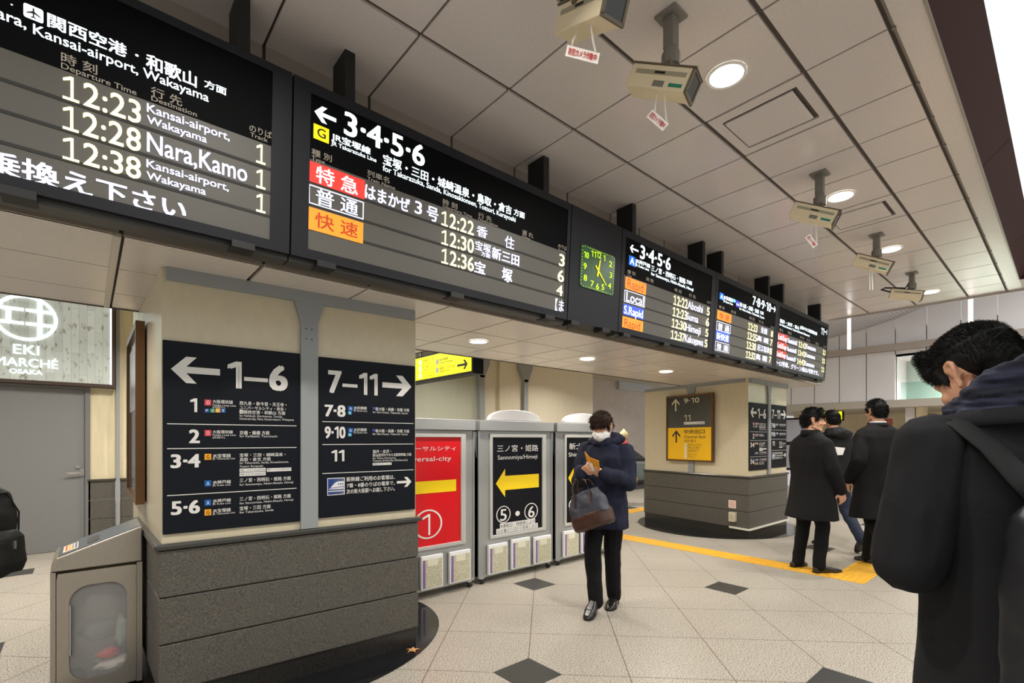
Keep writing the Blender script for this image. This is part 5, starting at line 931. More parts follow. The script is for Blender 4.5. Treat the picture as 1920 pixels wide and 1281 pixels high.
def skin(name, bm, m, parent, voxel=.008, smooth=3, fold=None):
    """weld overlapping volumes into one continuous surface"""
    bmesh.ops.recalc_face_normals(bm, faces=bm.faces[:])
    me = bpy.data.meshes.new(name); bm.to_mesh(me); bm.free()
    o = bpy.data.objects.new(name, me); COL.objects.link(o)
    md = o.modifiers.new('r', 'REMESH'); md.mode = 'VOXEL'; md.voxel_size = voxel
    ms = o.modifiers.new('s', 'SMOOTH'); ms.factor = .5; ms.iterations = smooth
    dg = bpy.context.evaluated_depsgraph_get()
    me2 = bpy.data.meshes.new_from_object(o.evaluated_get(dg)); bpy.data.objects.remove(o); bpy.data.meshes.remove(me)
    if fold:
        sc, amp, vs = fold
        nr = [v.normal.copy() for v in me2.vertices]
        for v, k in zip(me2.vertices, nr):
            p = v.co; v.co = p + k * amp * noise.fractal(Vector((p.x * sc, p.y * sc, p.z * sc * vs)), 1.0, 2.0, 2)
    me2.name = name; me2.materials.clear(); me2.materials.append(m)
    for p in me2.polygons: p.use_smooth = True
    me2.update()
    return link(bpy.data.objects.new(name, me2), parent)
def hand(bm, w, d, n, side, curl=.5, sc=1.0):
    """w wrist, d finger direction, n palm normal, side = +1/-1 picks the thumb side"""
    w, d, n = Vector(w), Vector(d).normalized(), Vector(n).normalized(); t = d.cross(n).normalized() * side
    n = t.cross(d).normalized() * side
    for k in range(4):
        o = (.029 - .0195 * k) * sc; b0 = w + d * .088 * sc + t * o
        cap(bm, w + d * .02 * sc + t * o * .75, .0135 * sc, b0, .0105 * sc)
        ln = (.036, .041, .038, .03)[k] * sc; a = curl * (.75 + .1 * k); p = b0; dd = d
        for s, r0, r1 in ((1, .0088, .0082), (.75, .0082, .0074), (.6, .0074, .0064)):
            dd = (dd * math.cos(a) + n * math.sin(a)).normalized(); nn = t.cross(dd).normalized() * side
            q = p + dd * ln * s; cap(bm, p, r0 * sc, q, r1 * sc); p = q; n_ = nn; a = curl * .9
            n = nn
        n = t.cross(d).normalized() * side
    b0 = w + d * .03 * sc + t * .026 * sc; b1 = b0 + (d * .6 + t * .75 + n * .35).normalized() * .04 * sc; b2 = b1 + (d * .85 + t * .2 + n * .45).normalized() * .03 * sc
    cap(bm, b0, .015 * sc, b1, .0115 * sc); cap(bm, b1, .0112 * sc, b2, .0085 * sc)
def head_parts(bm, M, detail=True):
    def E(c, r, rot=None): ico(bm, M @ Matrix.Translation(Vector(c)) @ (rot.to_4x4() if rot else Matrix.Identity(4)) @ Matrix.Diagonal((r[0], r[1], r[2], 1)), 3)
    def Cp(a, ra, b, rb): cap(bm, M @ Vector(a), ra, M @ Vector(b), rb)
    E((0, -.012, .03), (.074, .092, .086)); E((0, .024, -.02), (.064, .068, .085)); E((0, .038, -.07), (.05, .046, .042))
    Cp((-.048, .0, -.06), .02, (-.02, .07, -.098), .017); Cp((.048, .0, -.06), .02, (.02, .07, -.098), .017); Cp((-.014, .074, -.1), .016, (.014, .074, -.1), .016)
    Cp((0, .086, .012), .008, (0, .108, -.026), .011); Cp((-.011, .094, -.032), .008, (.011, .094, -.032), .008)
    Cp((-.034, .076, .024), .01, (-.012, .084, .022), .01); Cp((.034, .076, .024), .01, (.012, .084, .022), .01)
    E((-.038, .064, -.028), (.022, .02, .02)); E((.038, .064, -.028), (.022, .02, .02))
    Cp((-.016, .087, -.056), .006, (.016, .087, -.056), .006); Cp((-.014, .085, -.067), .0065, (.014, .085, -.067), .0065)
    for s in (-1, 1):
        pts = [(s * .074, .002, -.03), (s * .079, -.004, -.012), (s * .085, -.016, .008), (s * .086, -.02, .024), (s * .082, -.012, .034), (s * .077, .002, .032), (s * .074, .008, .018)]
        for a, b in zip(pts, pts[1:]): Cp(a, .0068, b, .0068)
        E((s * .074, -.006, .006), (.006, .014, .026)); Cp((s * .074, .002, -.034), .0075, (s * .075, -.002, -.026), .007)
def strands(name, base, m, parent, n, ln, wd, dirf, keep=None, seed=1, rough=.2):
    """short tapering locks growing from a hair mesh"""
    rnd = random.Random(seed); me = base.data; V, Fc = [], []
    idx = [i for i in range(len(me.vertices)) if keep is None or keep(me.vertices[i].co)]
    for _ in range(n):
        v = me.vertices[rnd.choice(idx)]; p = v.co - v.normal * .002; d = (dirf(v.co, v.normal) + Vector((rnd.uniform(-1, 1), rnd.uniform(-1, 1), rnd.uniform(-1, 1))) * rough).normalized()
        L_ = ln * rnd.uniform(.5, 1.25); s = d.cross(v.normal); s = (s.normalized() if s.length > 1e-4 else Vector((1, 0, 0))) * wd; u = d.cross(s).normalized() * wd
        b = len(V); V += [p + s, p - s * .5 + u * .8, p - s * .5 - u * .8, p + d * L_ * .6 + s * .4 + v.normal * L_ * .08, p + d * L_ * .6 - s * .4, p + d * L_ - v.normal * L_ * .06]
        Fc += [(b, b + 1, b + 4, b + 3), (b + 1, b + 2, b + 4), (b + 2, b, b + 3, b + 4), (b + 3, b + 4, b + 5)]
    me2 = bpy.data.meshes.new(name); me2.from_pydata([tuple(x) for x in V], [], Fc); me2.materials.append(m); me2.update()
    o = link(bpy.data.objects.new(name, me2), parent); o['kind'] = 'stuff'
    return o
SKIN = mat('skin', (214, 160, 128), .5, vary=(14, .05)); HAIR = mat('black_hair', (19, 17, 17), .6, spec=.22); HAIRB = mat('dark_brown_hair', (56, 40, 33), .6, spec=.25)
EYEW = mat('eye_white', (232, 228, 222), .3); IRIS = mat('iris', (26, 18, 14), .2); LIP = mat('brow', (24, 20, 18), .7)
COATB = mat('black_wool', (22, 21, 22), .85, vary=(300, .35), spec=.2); TROU = mat('black_trousers', (15, 15, 17), .8, spec=.2); SHOEB = mat('black_leather', (22, 21, 20), .25, spec=.6)
def hair_cap(M, parent, m, n=500, ln=.022, wd=.0016, long=0.0, voxel=.007, fringe=True, seed=1, spiky=.55):
    bm = bmesh.new()
    def E(c, r): ico(bm, M @ Matrix.Translation(Vector(c)) @ Matrix.Diagonal((r[0], r[1], r[2], 1)), 3)
    def Cp(a, ra, b, rb): cap(bm, M @ Vector(a), ra, M @ Vector(b), rb)
    E((0, -.02, .048), (.083, .098, .086)); E((0, -.05, .0), (.074, .064, .07)); E((0, -.058, -.04), (.058, .04, .045 + long))
    for s in (-1, 1): Cp((s * .072, .026, .03), .013, (s * .071, .022, -.016), .006); Cp((s * .074, -.03, .02), .016, (s * .066, -.045, -.03), .014)
    if fringe:
        for x in (-.05, -.025, 0, .025, .05): Cp((x, .05, .1), .024, (x * 1.15, .09 - abs(x) * .4, .05), .011)
    o = skin('hair', bm, m, parent, voxel, 2, (38, .0035, 1))
    ctr = M @ Vector((0, -.01, .0)); up = (M.to_3x3() @ Vector((0, 0, 1))).normalized(); inv = M.inverted()
    strands('hair_locks', o, m, o, n, ln, wd, lambda p, nn: nn * spiky + (-up * .5 if (p - ctr).dot(up) < .07 else (M.to_3x3() @ Vector((0, .5, .1)))), keep=lambda p: (inv @ p).z > -.07 and not (abs((inv @ p).x) > .062 and -.045 < (inv @ p).y < .03 and (inv @ p).z < .04), seed=seed)
    return o
def eyes(M, parent, open_=True):
    bm = bmesh.new()
    for s in (-1, 1): ico(bm, M @ Matrix.Translation((s * .031, .0765, .002)) @ Matrix.Diagonal((.0125, .008, .0048, 1)), 2)
    build('eyes', bm, EYEW, parent, True)
    bm = bmesh.new()
    for s in (-1, 1): ico(bm, M @ Matrix.Translation((s * .031, .0835, .0015)) @ Matrix.Diagonal((.0052, .003, .0044, 1)), 2)
    build('irises', bm, IRIS, parent, True)
    bm = bmesh.new()
    for s in (-1, 1): tube(bm, [M @ Vector((s * .014, .093, .026)), M @ Vector((s * .032, .088, .031)), M @ Vector((s * .048, .074, .026))], .0024, 6)
    build('eyebrows', bm, LIP, parent, True)
def shoe(parent, heel, toe, m, h=.055, name='shoe', lift=0.0):
    """heel and toe are ground points (local)"""
    a, b = Vector(heel), Vector(toe); d = (b - a); L_ = d.length; d.normalize(); s = d.cross(Vector((0, 0, 1))).normalized(); u = s.cross(d)
    bm = bmesh.new()
    def P(f, w_, z0, z1): return [a + d * L_ * f + s * w_ * x + u * z for x in (-1, -.6, .6, 1) for z in ((z0 + .006, z1 * .7) if abs(x) == 1 else (z0, z1))]
    hull(bm, P(.02, .028, 0, h * 1.0) + P(.3, .034, 0, h * 1.5)); hull(bm, P(.25, .034, 0, h * 1.5) + P(.68, .047, 0, h * .95)); hull(bm, P(.6, .047, 0, h) + P(.9, .036, 0, h * .62) + P(1.0, .018, .004, h * .4))
    o = skin(name, bm, m, parent, .006, 3)
    bm = bmesh.new(); ol = [(.0, .026), (.1, .034), (.35, .034), (.68, .049), (.88, .04), (1.0, .018)]
    pl = [a + d * L_ * f + s * w_ for f, w_ in ol] + [a + d * L_ * f - s * w_ for f, w_ in ol[::-1]]
    lo = [bm.verts.new(p + u * .0008) for p in pl]; hi = [bm.verts.new(p + u * .012) for p in pl]; k = len(pl)
    bm.faces.new(lo[::-1]); bm.faces.new(hi)
    for i in range(k): bm.faces.new((lo[i], lo[(i + 1) % k], hi[(i + 1) % k], hi[i]))
    build('sole', bm, RUBBER, o)
    return o
def figure(label, loc, heading, J, coat, sleeves, trousers=TROU, shoes=SHOEB, skinm=SKIN, hands=True, coat_mat=COATB, coat_name='coat', fold=(9, .006, .45), face_on=True, build_legs=True, name='person', voxel=.005, sep=False):
    """J: joints in local space (x right, y forward, z up)."""
    t = thing(name, label, 'person', (loc[0], loc[1], 0), R(heading - 90))
    V_ = lambda k: Vector(J[k])
    HM = Matrix.Translation(V_('head')) @ Matrix.Rotation(R(J.get('yaw', 0)), 4, 'Z') @ Matrix.Rotation(R(-J.get('bow', 0)), 4, 'X') @ Matrix.Rotation(R(J.get('tilt', 0)), 4, 'Y')
    bm = bmesh.new(); head_parts(bm, HM)
    neck = V_('neck'); cap(bm, neck, .058, HM @ Vector((0, -.018, -.05)), .052)
    hip = (V_('hipL') + V_('hipR')) / 2
    loft(bm, [(hip.x, hip.y, hip.z - .1, .13, .09), (hip.x, hip.y, hip.z + .05, .145, .1), (hip.x * .6 + neck.x * .4, hip.y * .6 + neck.y * .4, hip.z + .2, .13, .085), (hip.x * .2 + neck.x * .8, hip.y * .2 + neck.y * .8, neck.z - .2, .155, .1), (neck.x, neck.y, neck.z - .06, .13, .075), (neck.x, neck.y, neck.z, .06, .055)], 20, 2.2)
    for s in 'LR':
        chain(bm, [(V_('sh' + s), .05), (V_('el' + s), .038), (V_('wr' + s), .026)])
        chain(bm, [(V_('hip' + s), .08), (V_('kn' + s), .052), (V_('an' + s), .036)])
        if hands:
            d, n, cu = J['hand' + s]; hand(bm, J['wr' + s], d, n, 1 if s == 'L' else -1, cu)
    body = skin('body', bm, skinm, t, voxel, 2)
    if face_on: eyes(HM, t)
    if build_legs:
        bm = bmesh.new(); loft(bm, [(hip.x, hip.y, hip.z - .1, .15, .112), (hip.x, hip.y, hip.z + .12, .15, .112)], 20, 2.2)
        for s in 'LR':
            a, k, f = V_('hip' + s), V_('kn' + s), V_('an' + s); d = (f - k).normalized(); e = f + d * .035
            chain(bm, [(a, .098), (a.lerp(k, .5), .084), (k, .072), (k.lerp(e, .5), .066), (e, .062)])
        skin('trousers', bm, trousers, t, .01, 3, (14, .006, .6))
    for s in 'LR':
        if 'toe' + s in J: shoe(t, J['heel' + s], J['toe' + s], shoes)
    bm = bmesh.new(); loft(bm, coat, 32, 2.5)
    for s in 'LR':
        a, k, f = V_('sh' + s), V_('el' + s), V_('wr' + s); ra, rk, rf = sleeves
        f2 = f.lerp(k, .02); chain(bm, [(a, ra), (a.lerp(k, .55), (ra + rk) / 2 + .004), (k, rk), (k.lerp(f2, .5), (rk + rf) / 2), (f2, rf)])
    if sep: bm.free(); bm = bmesh.new(); loft(bm, coat, 32, 2.5)
    c = skin(coat_name, bm, coat_mat, t, .01, 4, fold)
    if sep:
        for s in 'LR':
            a, k, f = V_('sh' + s), V_('el' + s), V_('wr' + s); ra, rk, rf = sleeves; bm = bmesh.new()
            chain(bm, [(a, ra), (a.lerp(k, .5), (ra + rk) / 2 + .004), (k, rk), (k.lerp(f, .5), (rk + rf) / 2), (f, rf)])
            skin('sleeve', bm, coat_mat, c, .009, 3, (11, .007, .6))
    return t, HM, c, body
def std_coat(hem, top, lean=0.0, w=.235, d=.15, flare=.0, waist=.0, hipx=0.0):
    """coat torso from hem to collar for a standing person, shoulders at `top`"""
    out = []
    for f, rx, ry in ((0, w + .02 + flare, d + .02 + flare), (.25, w + .012 + flare * .5, d + .012), (.5, w - .01 - waist, d - .005 - waist), (.72, w, d), (.88, w + .005, d - .01), (.95, w - .03, d - .03), (1.0, .13, .085), (1.04, .082, .075)):
        z = hem + (top - hem) * f; out.append((0, lean * f, z, rx, ry))
    return out
def collar(parent, c, r, h, m, tilt=0.0, name='collar', thick=.012, gap=.35):
    bm = bmesh.new(); n = 28; rows = []
    for k, (dr, z) in enumerate(((0.004, 0), (.0, h * .6), (.006, h), (thick + .006, h), (thick + .012, h * .4), (thick + .016, 0))):
        rows.append([bm.verts.new((c[0] + (r[0] + dr) * math.cos(PI / 2 + gap + (2 * PI - 2 * gap) * i / (n - 1)), c[1] + (r[1] + dr) * math.sin(PI / 2 + gap + (2 * PI - 2 * gap) * i / (n - 1)), c[2] + z + tilt * (r[1]) * math.sin(PI / 2 + gap + (2 * PI - 2 * gap) * i / (n - 1)))) for i in range(n)])
    rows.append(rows[0])
    for a, b in zip(rows, rows[1:]):
        for i in range(n - 1): bm.faces.new((a[i], a[i + 1], b[i + 1], b[i]))
    for e in (0, n - 1): bm.faces.new([r_[e] for r_ in rows[:-1]])
    return build(name, bm, m, parent, True)

# --- the young man in the black coat looking right, at the corner of the tactile strip
J = dict(hipL=(-.09, 0, .9), hipR=(.09, 0, .9), knL=(-.12, .03, .49), knR=(.1, .05, .49), anL=(-.13, -.03, .1), anR=(.1, .0, .1), heelL=(-.14, -.11, 0), toeL=(-.2, .14, 0), heelR=(.1, -.07, 0), toeR=(.14, .25, 0),
         neck=(0, -.005, 1.46), head=(0.01, .02, 1.597), yaw=-44, bow=3, shL=(-.178, 0, 1.34), shR=(.178, 0, 1.34), elL=(-.245, .06, 1.1), elR=(.25, .0, 1.1), wrL=(-.1, .27, 1.21), wrR=(.26, .11, .87),
         handL=((.35, .85, .35), (0, -.3, .9), .6), handR=((-.05, .3, -1), (-1, .2, 0), .45))
tA, H_, cA, _ = figure('person in knee-length black coat looking right, on the yellow strip', (5.838, 1.838), -26, J, std_coat(.56, 1.45, w=.22, d=.135, flare=.035), (.072, .066, .056), fold=(6, .016, .35))
hair_cap(H_, tA, HAIR, 3500, .034, .0009, seed=2, spiky=.42)
collar(tA, (0, -.005, 1.44), (.072, .07), .06, COATB)
# --- the hooded man walking away behind him
J = dict(hipL=(-.09, 0, .92), hipR=(.09, 0, .92), knL=(-.09, .1, .51), knR=(.1, -.06, .5), anL=(-.09, .12, .1), anR=(.11, -.36, .2), heelL=(-.09, .05, 0), toeL=(-.1, .32, 0), heelR=(.11, -.42, .155), toeR=(.12, -.27, .0),
         neck=(0, .01, 1.5), head=(0, .06, 1.645), yaw=0, bow=14, shL=(-.18, 0, 1.38), shR=(.18, 0, 1.38), elL=(-.25, -.02, 1.13), elR=(.25, -.05, 1.13), wrL=(-.2, .17, 1.0), wrR=(.24, .14, 1.02),
         handL=((.3, .9, 0), (0, 0, 1), .5), handR=((0, 1, .2), (-1, 0, 0), .6))
JEANS = mat('blue_jeans', (26, 36, 56), .85, vary=(60, .25)); PUFF = mat('black_jacket', (20, 20, 22), .7, spec=.3)
tB, H_, cB, _ = figure('person in black hooded jacket and blue jeans walking away', (7.28, 2.02), 44, J, std_coat(.8, 1.49, w=.235, d=.15), (.085, .076, .06), trousers=JEANS, coat_mat=PUFF, coat_name='jacket', shoes=mat('dark_boot', (52, 46, 40), .5))
hair_cap(H_, tB, HAIR, 3000, .026, .0009, seed=3, spiky=.35, fringe=False)
bm = bmesh.new(); ell(bm, (0, -.1, 1.47), (.16, .1, .075)); ell(bm, (0, -.05, 1.5), (.14, .1, .06)); skin('hood', bm, PUFF, tB, .01, 4, (16, .012, 1))
o = thing('paper_slip', 'white paper slip held up by the man looking right', 'paper'); o.matrix_world = Matrix.Translation((5.838, 1.838, 0)) @ Matrix.Rotation(R(-116), 4, 'Z') @ Matrix.Translation((-.03, .385, 1.265))
bm = bmesh.new(); slab(bm, basis((0, 0, 0), (.9, .5, -.1), (.0, .25, 1)), [(-.06, -.05), (.06, -.03), (.07, .05), (-.06, .05)], .003); build('sheet', bm, WHITE, o)
# --- the man in the long coat striding away
J = dict(hipL=(-.09, 0, .95), hipR=(.09, 0, .95), knL=(-.1, .0, .53), knR=(.09, .2, .56), anL=(-.09, -.27, .19), anR=(.09, .28, .1), heelL=(-.09, -.33, .14), toeL=(-.09, -.17, .0), heelR=(.09, .22, 0), toeR=(.1, .48, 0),
         neck=(0, .03, 1.55), head=(0, .065, 1.70), yaw=8, bow=4, shL=(-.192, .02, 1.425), shR=(.192, .02, 1.425), elL=(-.275, -.05, 1.18), elR=(.28, .03, 1.18), wrL=(-.26, .12, .96), wrR=(.27, .2, 1.0),
         handL=((0, .3, -1), (1, 0, 0), .45), handR=((0, .5, -1), (-1, 0, 0), .45))
tC, H_, cC, _ = figure('person in long black coat striding away with heel raised', (6.44, 1.36), 52, J, [(a, .03 * i / 7, b, c, d) for i, (a, _l, b, c, d) in enumerate(std_coat(.56, 1.545, w=.245, d=.15, flare=.03))], (.074, .07, .058), fold=(6, .016, .35))
hair_cap(H_, tC, HAIR, 3500, .03, .0009, seed=4, spiky=.4, fringe=False, long=.0)
collar(tC, (0, .03, 1.53), (.075, .072), .05, COATB); collar(tC, (0, .03, 1.545), (.066, .062), .05, mat('white_shirt', (214, 214, 214), .8), name='shirt_collar', thick=.004)

# --- the man walking towards us in a face mask, reading a card, bag on his forearm
NAVY = mat('navy_parka', (25, 29, 47), .8, vary=(40, .18), spec=.25)
J = dict(hipL=(-.08, -.02, .86), hipR=(.08, -.02, .86), knL=(-.06, -.01, .47), knR=(.05, .16, .5), anL=(-.05, -.07, .11), anR=(.0, .22, .13), heelL=(-.05, -.13, .0), toeL=(-.07, .12, 0), heelR=(.0, .18, .07), toeR=(.0, .41, .0),
         neck=(0, .0, 1.375), head=(.01, .055, 1.5), yaw=2, bow=30, shL=(-.165, 0, 1.305), shR=(.165, 0, 1.305), elL=(-.215, .03, 1.05), elR=(.205, .05, 1.06), wrL=(-.085, .235, 1.125), wrR=(.105, .25, 1.13),
         handL=((.8, .35, .35), (.15, -.75, .6), .6), handR=((-.75, .4, .4), (-.15, -.75, .6), .55))
WH = (3.29, 2.585); WD = 198
tW, H_, cW, _ = figure('person in navy parka and white face mask, reading an orange card', WH, WD, J, [(0, .0, .66, .195, .16), (0, 0, .78, .19, .155), (0, 0, .95, .182, .145), (0, 0, 1.1, .185, .14), (0, 0, 1.25, .19, .13), (0, 0, 1.33, .16, .105), (0, .01, 1.375, .11, .09), (0, .015, 1.41, .085, .08)], (.075, .07, .055), coat_mat=NAVY, coat_name='parka', fold=(10, .018, .6), voxel=.004)
hair_cap(H_, tW, HAIRB, 3500, .032, .0008, seed=5, spiky=.3)
bm = bmesh.new(); ell(bm, (0, -.075, 1.40), (.15, .095, .07)); chain(bm, [((-.11, .03, 1.385), .035), ((-.04, .085, 1.365), .03), ((.04, .085, 1.365), .03), ((.11, .03, 1.385), .035)]); skin('hood', bm, NAVY, tW, .009, 3, (20, .008, 1))
bm = bmesh.new(); Hm = H_
hull(bm, [Hm @ Vector(p) for p in ((-.052, .064, .004), (-.02, .1, .002), (0, .126, -.008), (.02, .106, .002), (-.05, .086, -.018), (.05, .086, -.018), (-.058, .07, -.03), (.058, .07, -.03), (.052, .064, .004), (-.074, .028, -.035), (.074, .028, -.035), (-.068, .062, -.03), (.068, .062, -.03), (-.064, .07, -.055), (.064, .07, -.055), (-.032, .11, -.045), (.032, .11, -.045), (0, .128, -.042), (-.066, .02, -.075), (.066, .02, -.075), (-.04, .066, -.105), (.04, .066, -.105), (0, .096, -.108), (0, .05, -.124), (0, .0, -.05))])
mk = skin('face_mask', bm, mat('mask_white', (232, 230, 228), .8), tW, .005, 3, (34, .003, 3))
bm = bmesh.new()
for s in (-1, 1):
    for z in (-.02, -.07): tube(bm, [Hm @ Vector((s * .058, .055, z)), Hm @ Vector((s * .074, .02, (z - .01) * .6)), Hm @ Vector((s * .08, -.014, .0))], .0018, 5)
build('ear_loop', bm, mat('mask_white', (232, 230, 228), .8), mk)
B('leather_patch', mat('patch_brown', (96, 62, 44), .6), tW, (-.14, -.1, .12, .147, 1.12, 1.15), bevel=.004)
Rw = Matrix.Translation((WH[0], WH[1], 0)) @ Matrix.Rotation(R(WD - 90), 4, 'Z')
def place(t, M): t.matrix_world = M
c_ = thing('folded_card', 'orange folded card held in both hands by the masked walker', 'card'); place(c_, Rw @ Matrix.Translation((.012, .30, 1.215)) @ Matrix.Rotation(R(-10), 4, 'Z'))
bm = bmesh.new(); slab(bm, basis((0, 0, 0), (1, .1, .12), (.1, .5, 1)), [(-.075, -.05), (.0, -.05), (.0, .045), (-.075, .03)], .004); slab(bm, basis((0, 0, 0), (1, -.7, .25), (.1, .3, 1)), [(0, -.05), (.075, -.045), (.085, .075), (0, .045)], .004)
build('leaf', bm, mat('card_orange', (206, 140, 26), .5), c_)
bm = bmesh.new(); slab(bm, basis((0, -.004, -.03), (1, -.4, .1), (.1, .4, 1)), [(-.03, -.04), (.05, -.04), (.05, .03), (-.03, .03)], .002); build('slip', bm, WHITE, c_)
BAGC = mat('bag_grey_canvas', (58, 61, 72), .6, vary=(30, .15)); BAGL = mat('bag_brown_leather', (66, 42, 32), .45, vary=(20, .15))
g_ = thing('tote_bag', 'grey canvas tote bag with brown leather base hanging from forearm', 'bag'); place(g_, Rw @ Matrix.Translation((-.025, .285, .70)) @ Matrix.Rotation(R(-15), 4, 'Z') @ Matrix.Rotation(R(22), 4, 'Y'))
bm = bmesh.new(); loft(bm, [(0, 0, .10, .195, .075), (0, 0, .2, .175, .06), (0, 0, .3, .14, .03)], 28, 3.2); skin('bag_body', bm, BAGC, g_, .008, 2, (12, .012, 1))
bm = bmesh.new(); loft(bm, [(0, 0, 0.0, .17, .07), (0, 0, .02, .19, .082), (0, 0, .12, .194, .08)], 28, 3.2); skin('leather_base', bm, BAGL, g_, .008, 2, (9, .004, 1))
for y in (-.035, .035):
    bm = bmesh.new(); tube(bm, [(-.085, y * 1.5, .17), (-.085, y * 1.3, .28), (-.07, y, .37), (-.02, y * .6, .415), (.03, y * .6, .41), (.075, y, .36), (.085, y * 1.3, .28), (.085, y * 1.5, .17)], .009, 8); build('handle', bm, BAGL, g_, True)
# --- far walker in a knitted hat
J = dict(hipL=(-.09, 0, .82), hipR=(.09, 0, .82), knL=(-.09, .12, .46), knR=(.09, -.05, .45), anL=(-.09, .2, .1), anR=(.09, -.28, .17), heelL=(-.09, .14, 0), toeL=(-.09, .38, 0), heelR=(.09, -.33, .1), toeR=(.09, -.2, 0),
         neck=(0, .02, 1.3), head=(0, .05, 1.43), yaw=0, bow=10, shL=(-.17, 0, 1.22), shR=(.17, 0, 1.22), elL=(-.21, -.05, .98), elR=(.22, -.05, .98), wrL=(-.16, .12, .86), wrR=(.16, .12, .86),
         handL=((.2, .8, -.3), (0, 0, 1), .6), handR=((-.2, .8, -.3), (0, 0, 1), .6))
LEOP = mat('patterned_boot', (120, 92, 58), .6, vary=(26, .7)); DCO = mat('dark_brown_coat', (64, 46, 42), .85)
tF, H_, cF, _ = figure('person in cream knitted hat and red scarf, far behind the masked walker', (8.62, 6.3), 10, J, std_coat(.62, 1.28, w=.21, d=.14), (.07, .06, .05), coat_mat=DCO, shoes=LEOP)
bm = bmesh.new(); ico(bm, H_ @ Matrix.Translation((0, -.018, .055)) @ Matrix.Diagonal((.098, .118, .1, 1)), 3); ico(bm, H_ @ Matrix.Translation((0, -.03, .16)) @ Matrix.Diagonal((.035, .035, .03, 1)), 3); skin('knitted_hat', bm, mat('hat_cream', (214, 196, 146), .9, bump=(60, .6)), tF, .009, 2, (30, .006, 1))
bm = bmesh.new(); loft(bm, [(0, .02, 1.26, .11, .11), (0, .02, 1.3, .12, .12), (0, .025, 1.35, .1, .1)], 20, 2); cap(bm, (.03, .12, 1.28), .045, (.05, .15, 1.08), .04); skin('scarf', bm, mat('scarf_red', (214, 70, 74), .9), tF, .009, 3, (20, .01, 1))
for s in 'LR':
    bm = bmesh.new(); a, b = Vector(J['an' + s]), Vector(J['kn' + s]); cap(bm, a - (b - a).normalized() * .02, .062, a.lerp(b, .35), .07); skin('boot_shaft', bm, LEOP, tF, .009, 2)

# --- the man in front of us: back view, head bowed, scarf, backpack
FG = (1.774, .113); FH = 50
J = dict(hipL=(-.055, -.02, .94), hipR=(.085, -.02, .94), knL=(-.1, .0, .5), knR=(.1, .0, .5), anL=(-.11, -.03, .1), anR=(.11, -.03, .1), heelL=(-.11, -.1, 0), toeL=(-.13, .17, 0), heelR=(.11, -.1, 0), toeR=(.13, .17, 0),
         neck=(0, .0, 1.47), head=(0, .075, 1.572), yaw=8, bow=34, tilt=0, shL=(-.19, .0, 1.385), shR=(.19, .0, 1.385), elL=(-.245, .01, 1.085), elR=(.255, .01, 1.085), wrL=(-.06, .19, 1.12), wrR=(.07, .2, 1.13),
         handL=((.5, .7, .3), (.3, -.3, .9), .7), handR=((-.5, .7, .3), (-.3, -.3, .9), .7))
HERR = mat('charcoal_wool', (46, 46, 48), .9, spec=.15)
nt = HERR.node_tree; b = nt.nodes['Principled BSDF']; tc = nt.nodes.new('ShaderNodeTexCoord'); mp = nt.nodes.new('ShaderNodeMapping'); mp.inputs['Rotation'].default_value = (.5, .35, 0)
wv = nt.nodes.new('ShaderNodeTexWave'); wv.bands_direction = 'Z'; wv.inputs['Scale'].default_value = 115; wv.inputs['Distortion'].default_value = 2.5; wv.inputs['Detail'].default_value = 2; wv.inputs['Detail Scale'].default_value = 4
nt.links.new(tc.outputs['Object'], mp.inputs[0]); nt.links.new(mp.outputs[0], wv.inputs[0])
cr = nt.nodes.new('ShaderNodeValToRGB'); cr.color_ramp.elements[0].color = lin((27, 27, 29)); cr.color_ramp.elements[1].color = lin((43, 43, 45)); nt.links.new(wv.outputs['Fac'], cr.inputs[0]); nt.links.new(cr.outputs[0], b.inputs['Base Color'])
bp = nt.nodes.new('ShaderNodeBump'); bp.inputs['Strength'].default_value = .14; bp.inputs['Distance'].default_value = .003; nt.links.new(wv.outputs['Fac'], bp.inputs['Height']); nt.links.new(bp.outputs[0], b.inputs['Normal'])
tG, HG, cG, bG = figure('person in charcoal wool coat and plaid scarf, seen from behind up close', FG, FH, J, [(.02, -.01, .55, .205, .19), (.02, -.01, .7, .2, .185), (.02, -.01, .95, .19, .17), (.01, 0, 1.1, .185, .15), (0, 0, 1.25, .205, .138), (0, .0, 1.37, .212, .115), (0, 0, 1.425, .19, .085), (0, .0, 1.46, .11, .082), (0, .0, 1.49, .085, .075)], (.08, .082, .062), coat_mat=HERR, fold=(7, .008, .5), voxel=.004, sep=True, face_on=False)
# hair: a dense short crop
bm = bmesh.new()
def E_G(c, r): ico(bm, HG @ Matrix.Translation(Vector(c)) @ Matrix.Diagonal((r[0], r[1], r[2], 1)), 4)
def C_G(a, ra, b, rb): cap(bm, HG @ Vector(a), ra, HG @ Vector(b), rb)
E_G((0, -.018, .052), (.084, .102, .086)); E_G((0, -.052, .016), (.076, .066, .07)); E_G((0, -.064, -.022), (.06, .04, .042))
for s in (-1, 1): C_G((s * .071, .034, .04), .012, (s * .068, .03, -.014), .004); C_G((s * .072, -.045, .03), .012, (s * .066, -.055, -.008), .012)
for x in (-.055, -.028, 0, .028, .055): C_G((x, .045, .1), .026, (x * 1.1, .08 - abs(x) * .4, .045), .016)
hG = skin('hair', bm, HAIR, tG, .005, 2, (30, .003, 1))
upG = (HG.to_3x3() @ Vector((0, 0, 1))).normalized(); invG = HG.inverted()
strands('hair_locks', hG, HAIR, hG, 30000, .012, .0004, lambda p, n: n * .8 + HG.to_3x3() @ (Vector((0, -.1, -.55)) if (invG @ p).z < .06 else Vector((0, .5, .1))), keep=lambda p: (invG @ p).z > -.062 and not (abs((invG @ p).x) > .06 and -.05 < (invG @ p).y < .035 and (invG @ p).z < .046), seed=9, rough=.25)
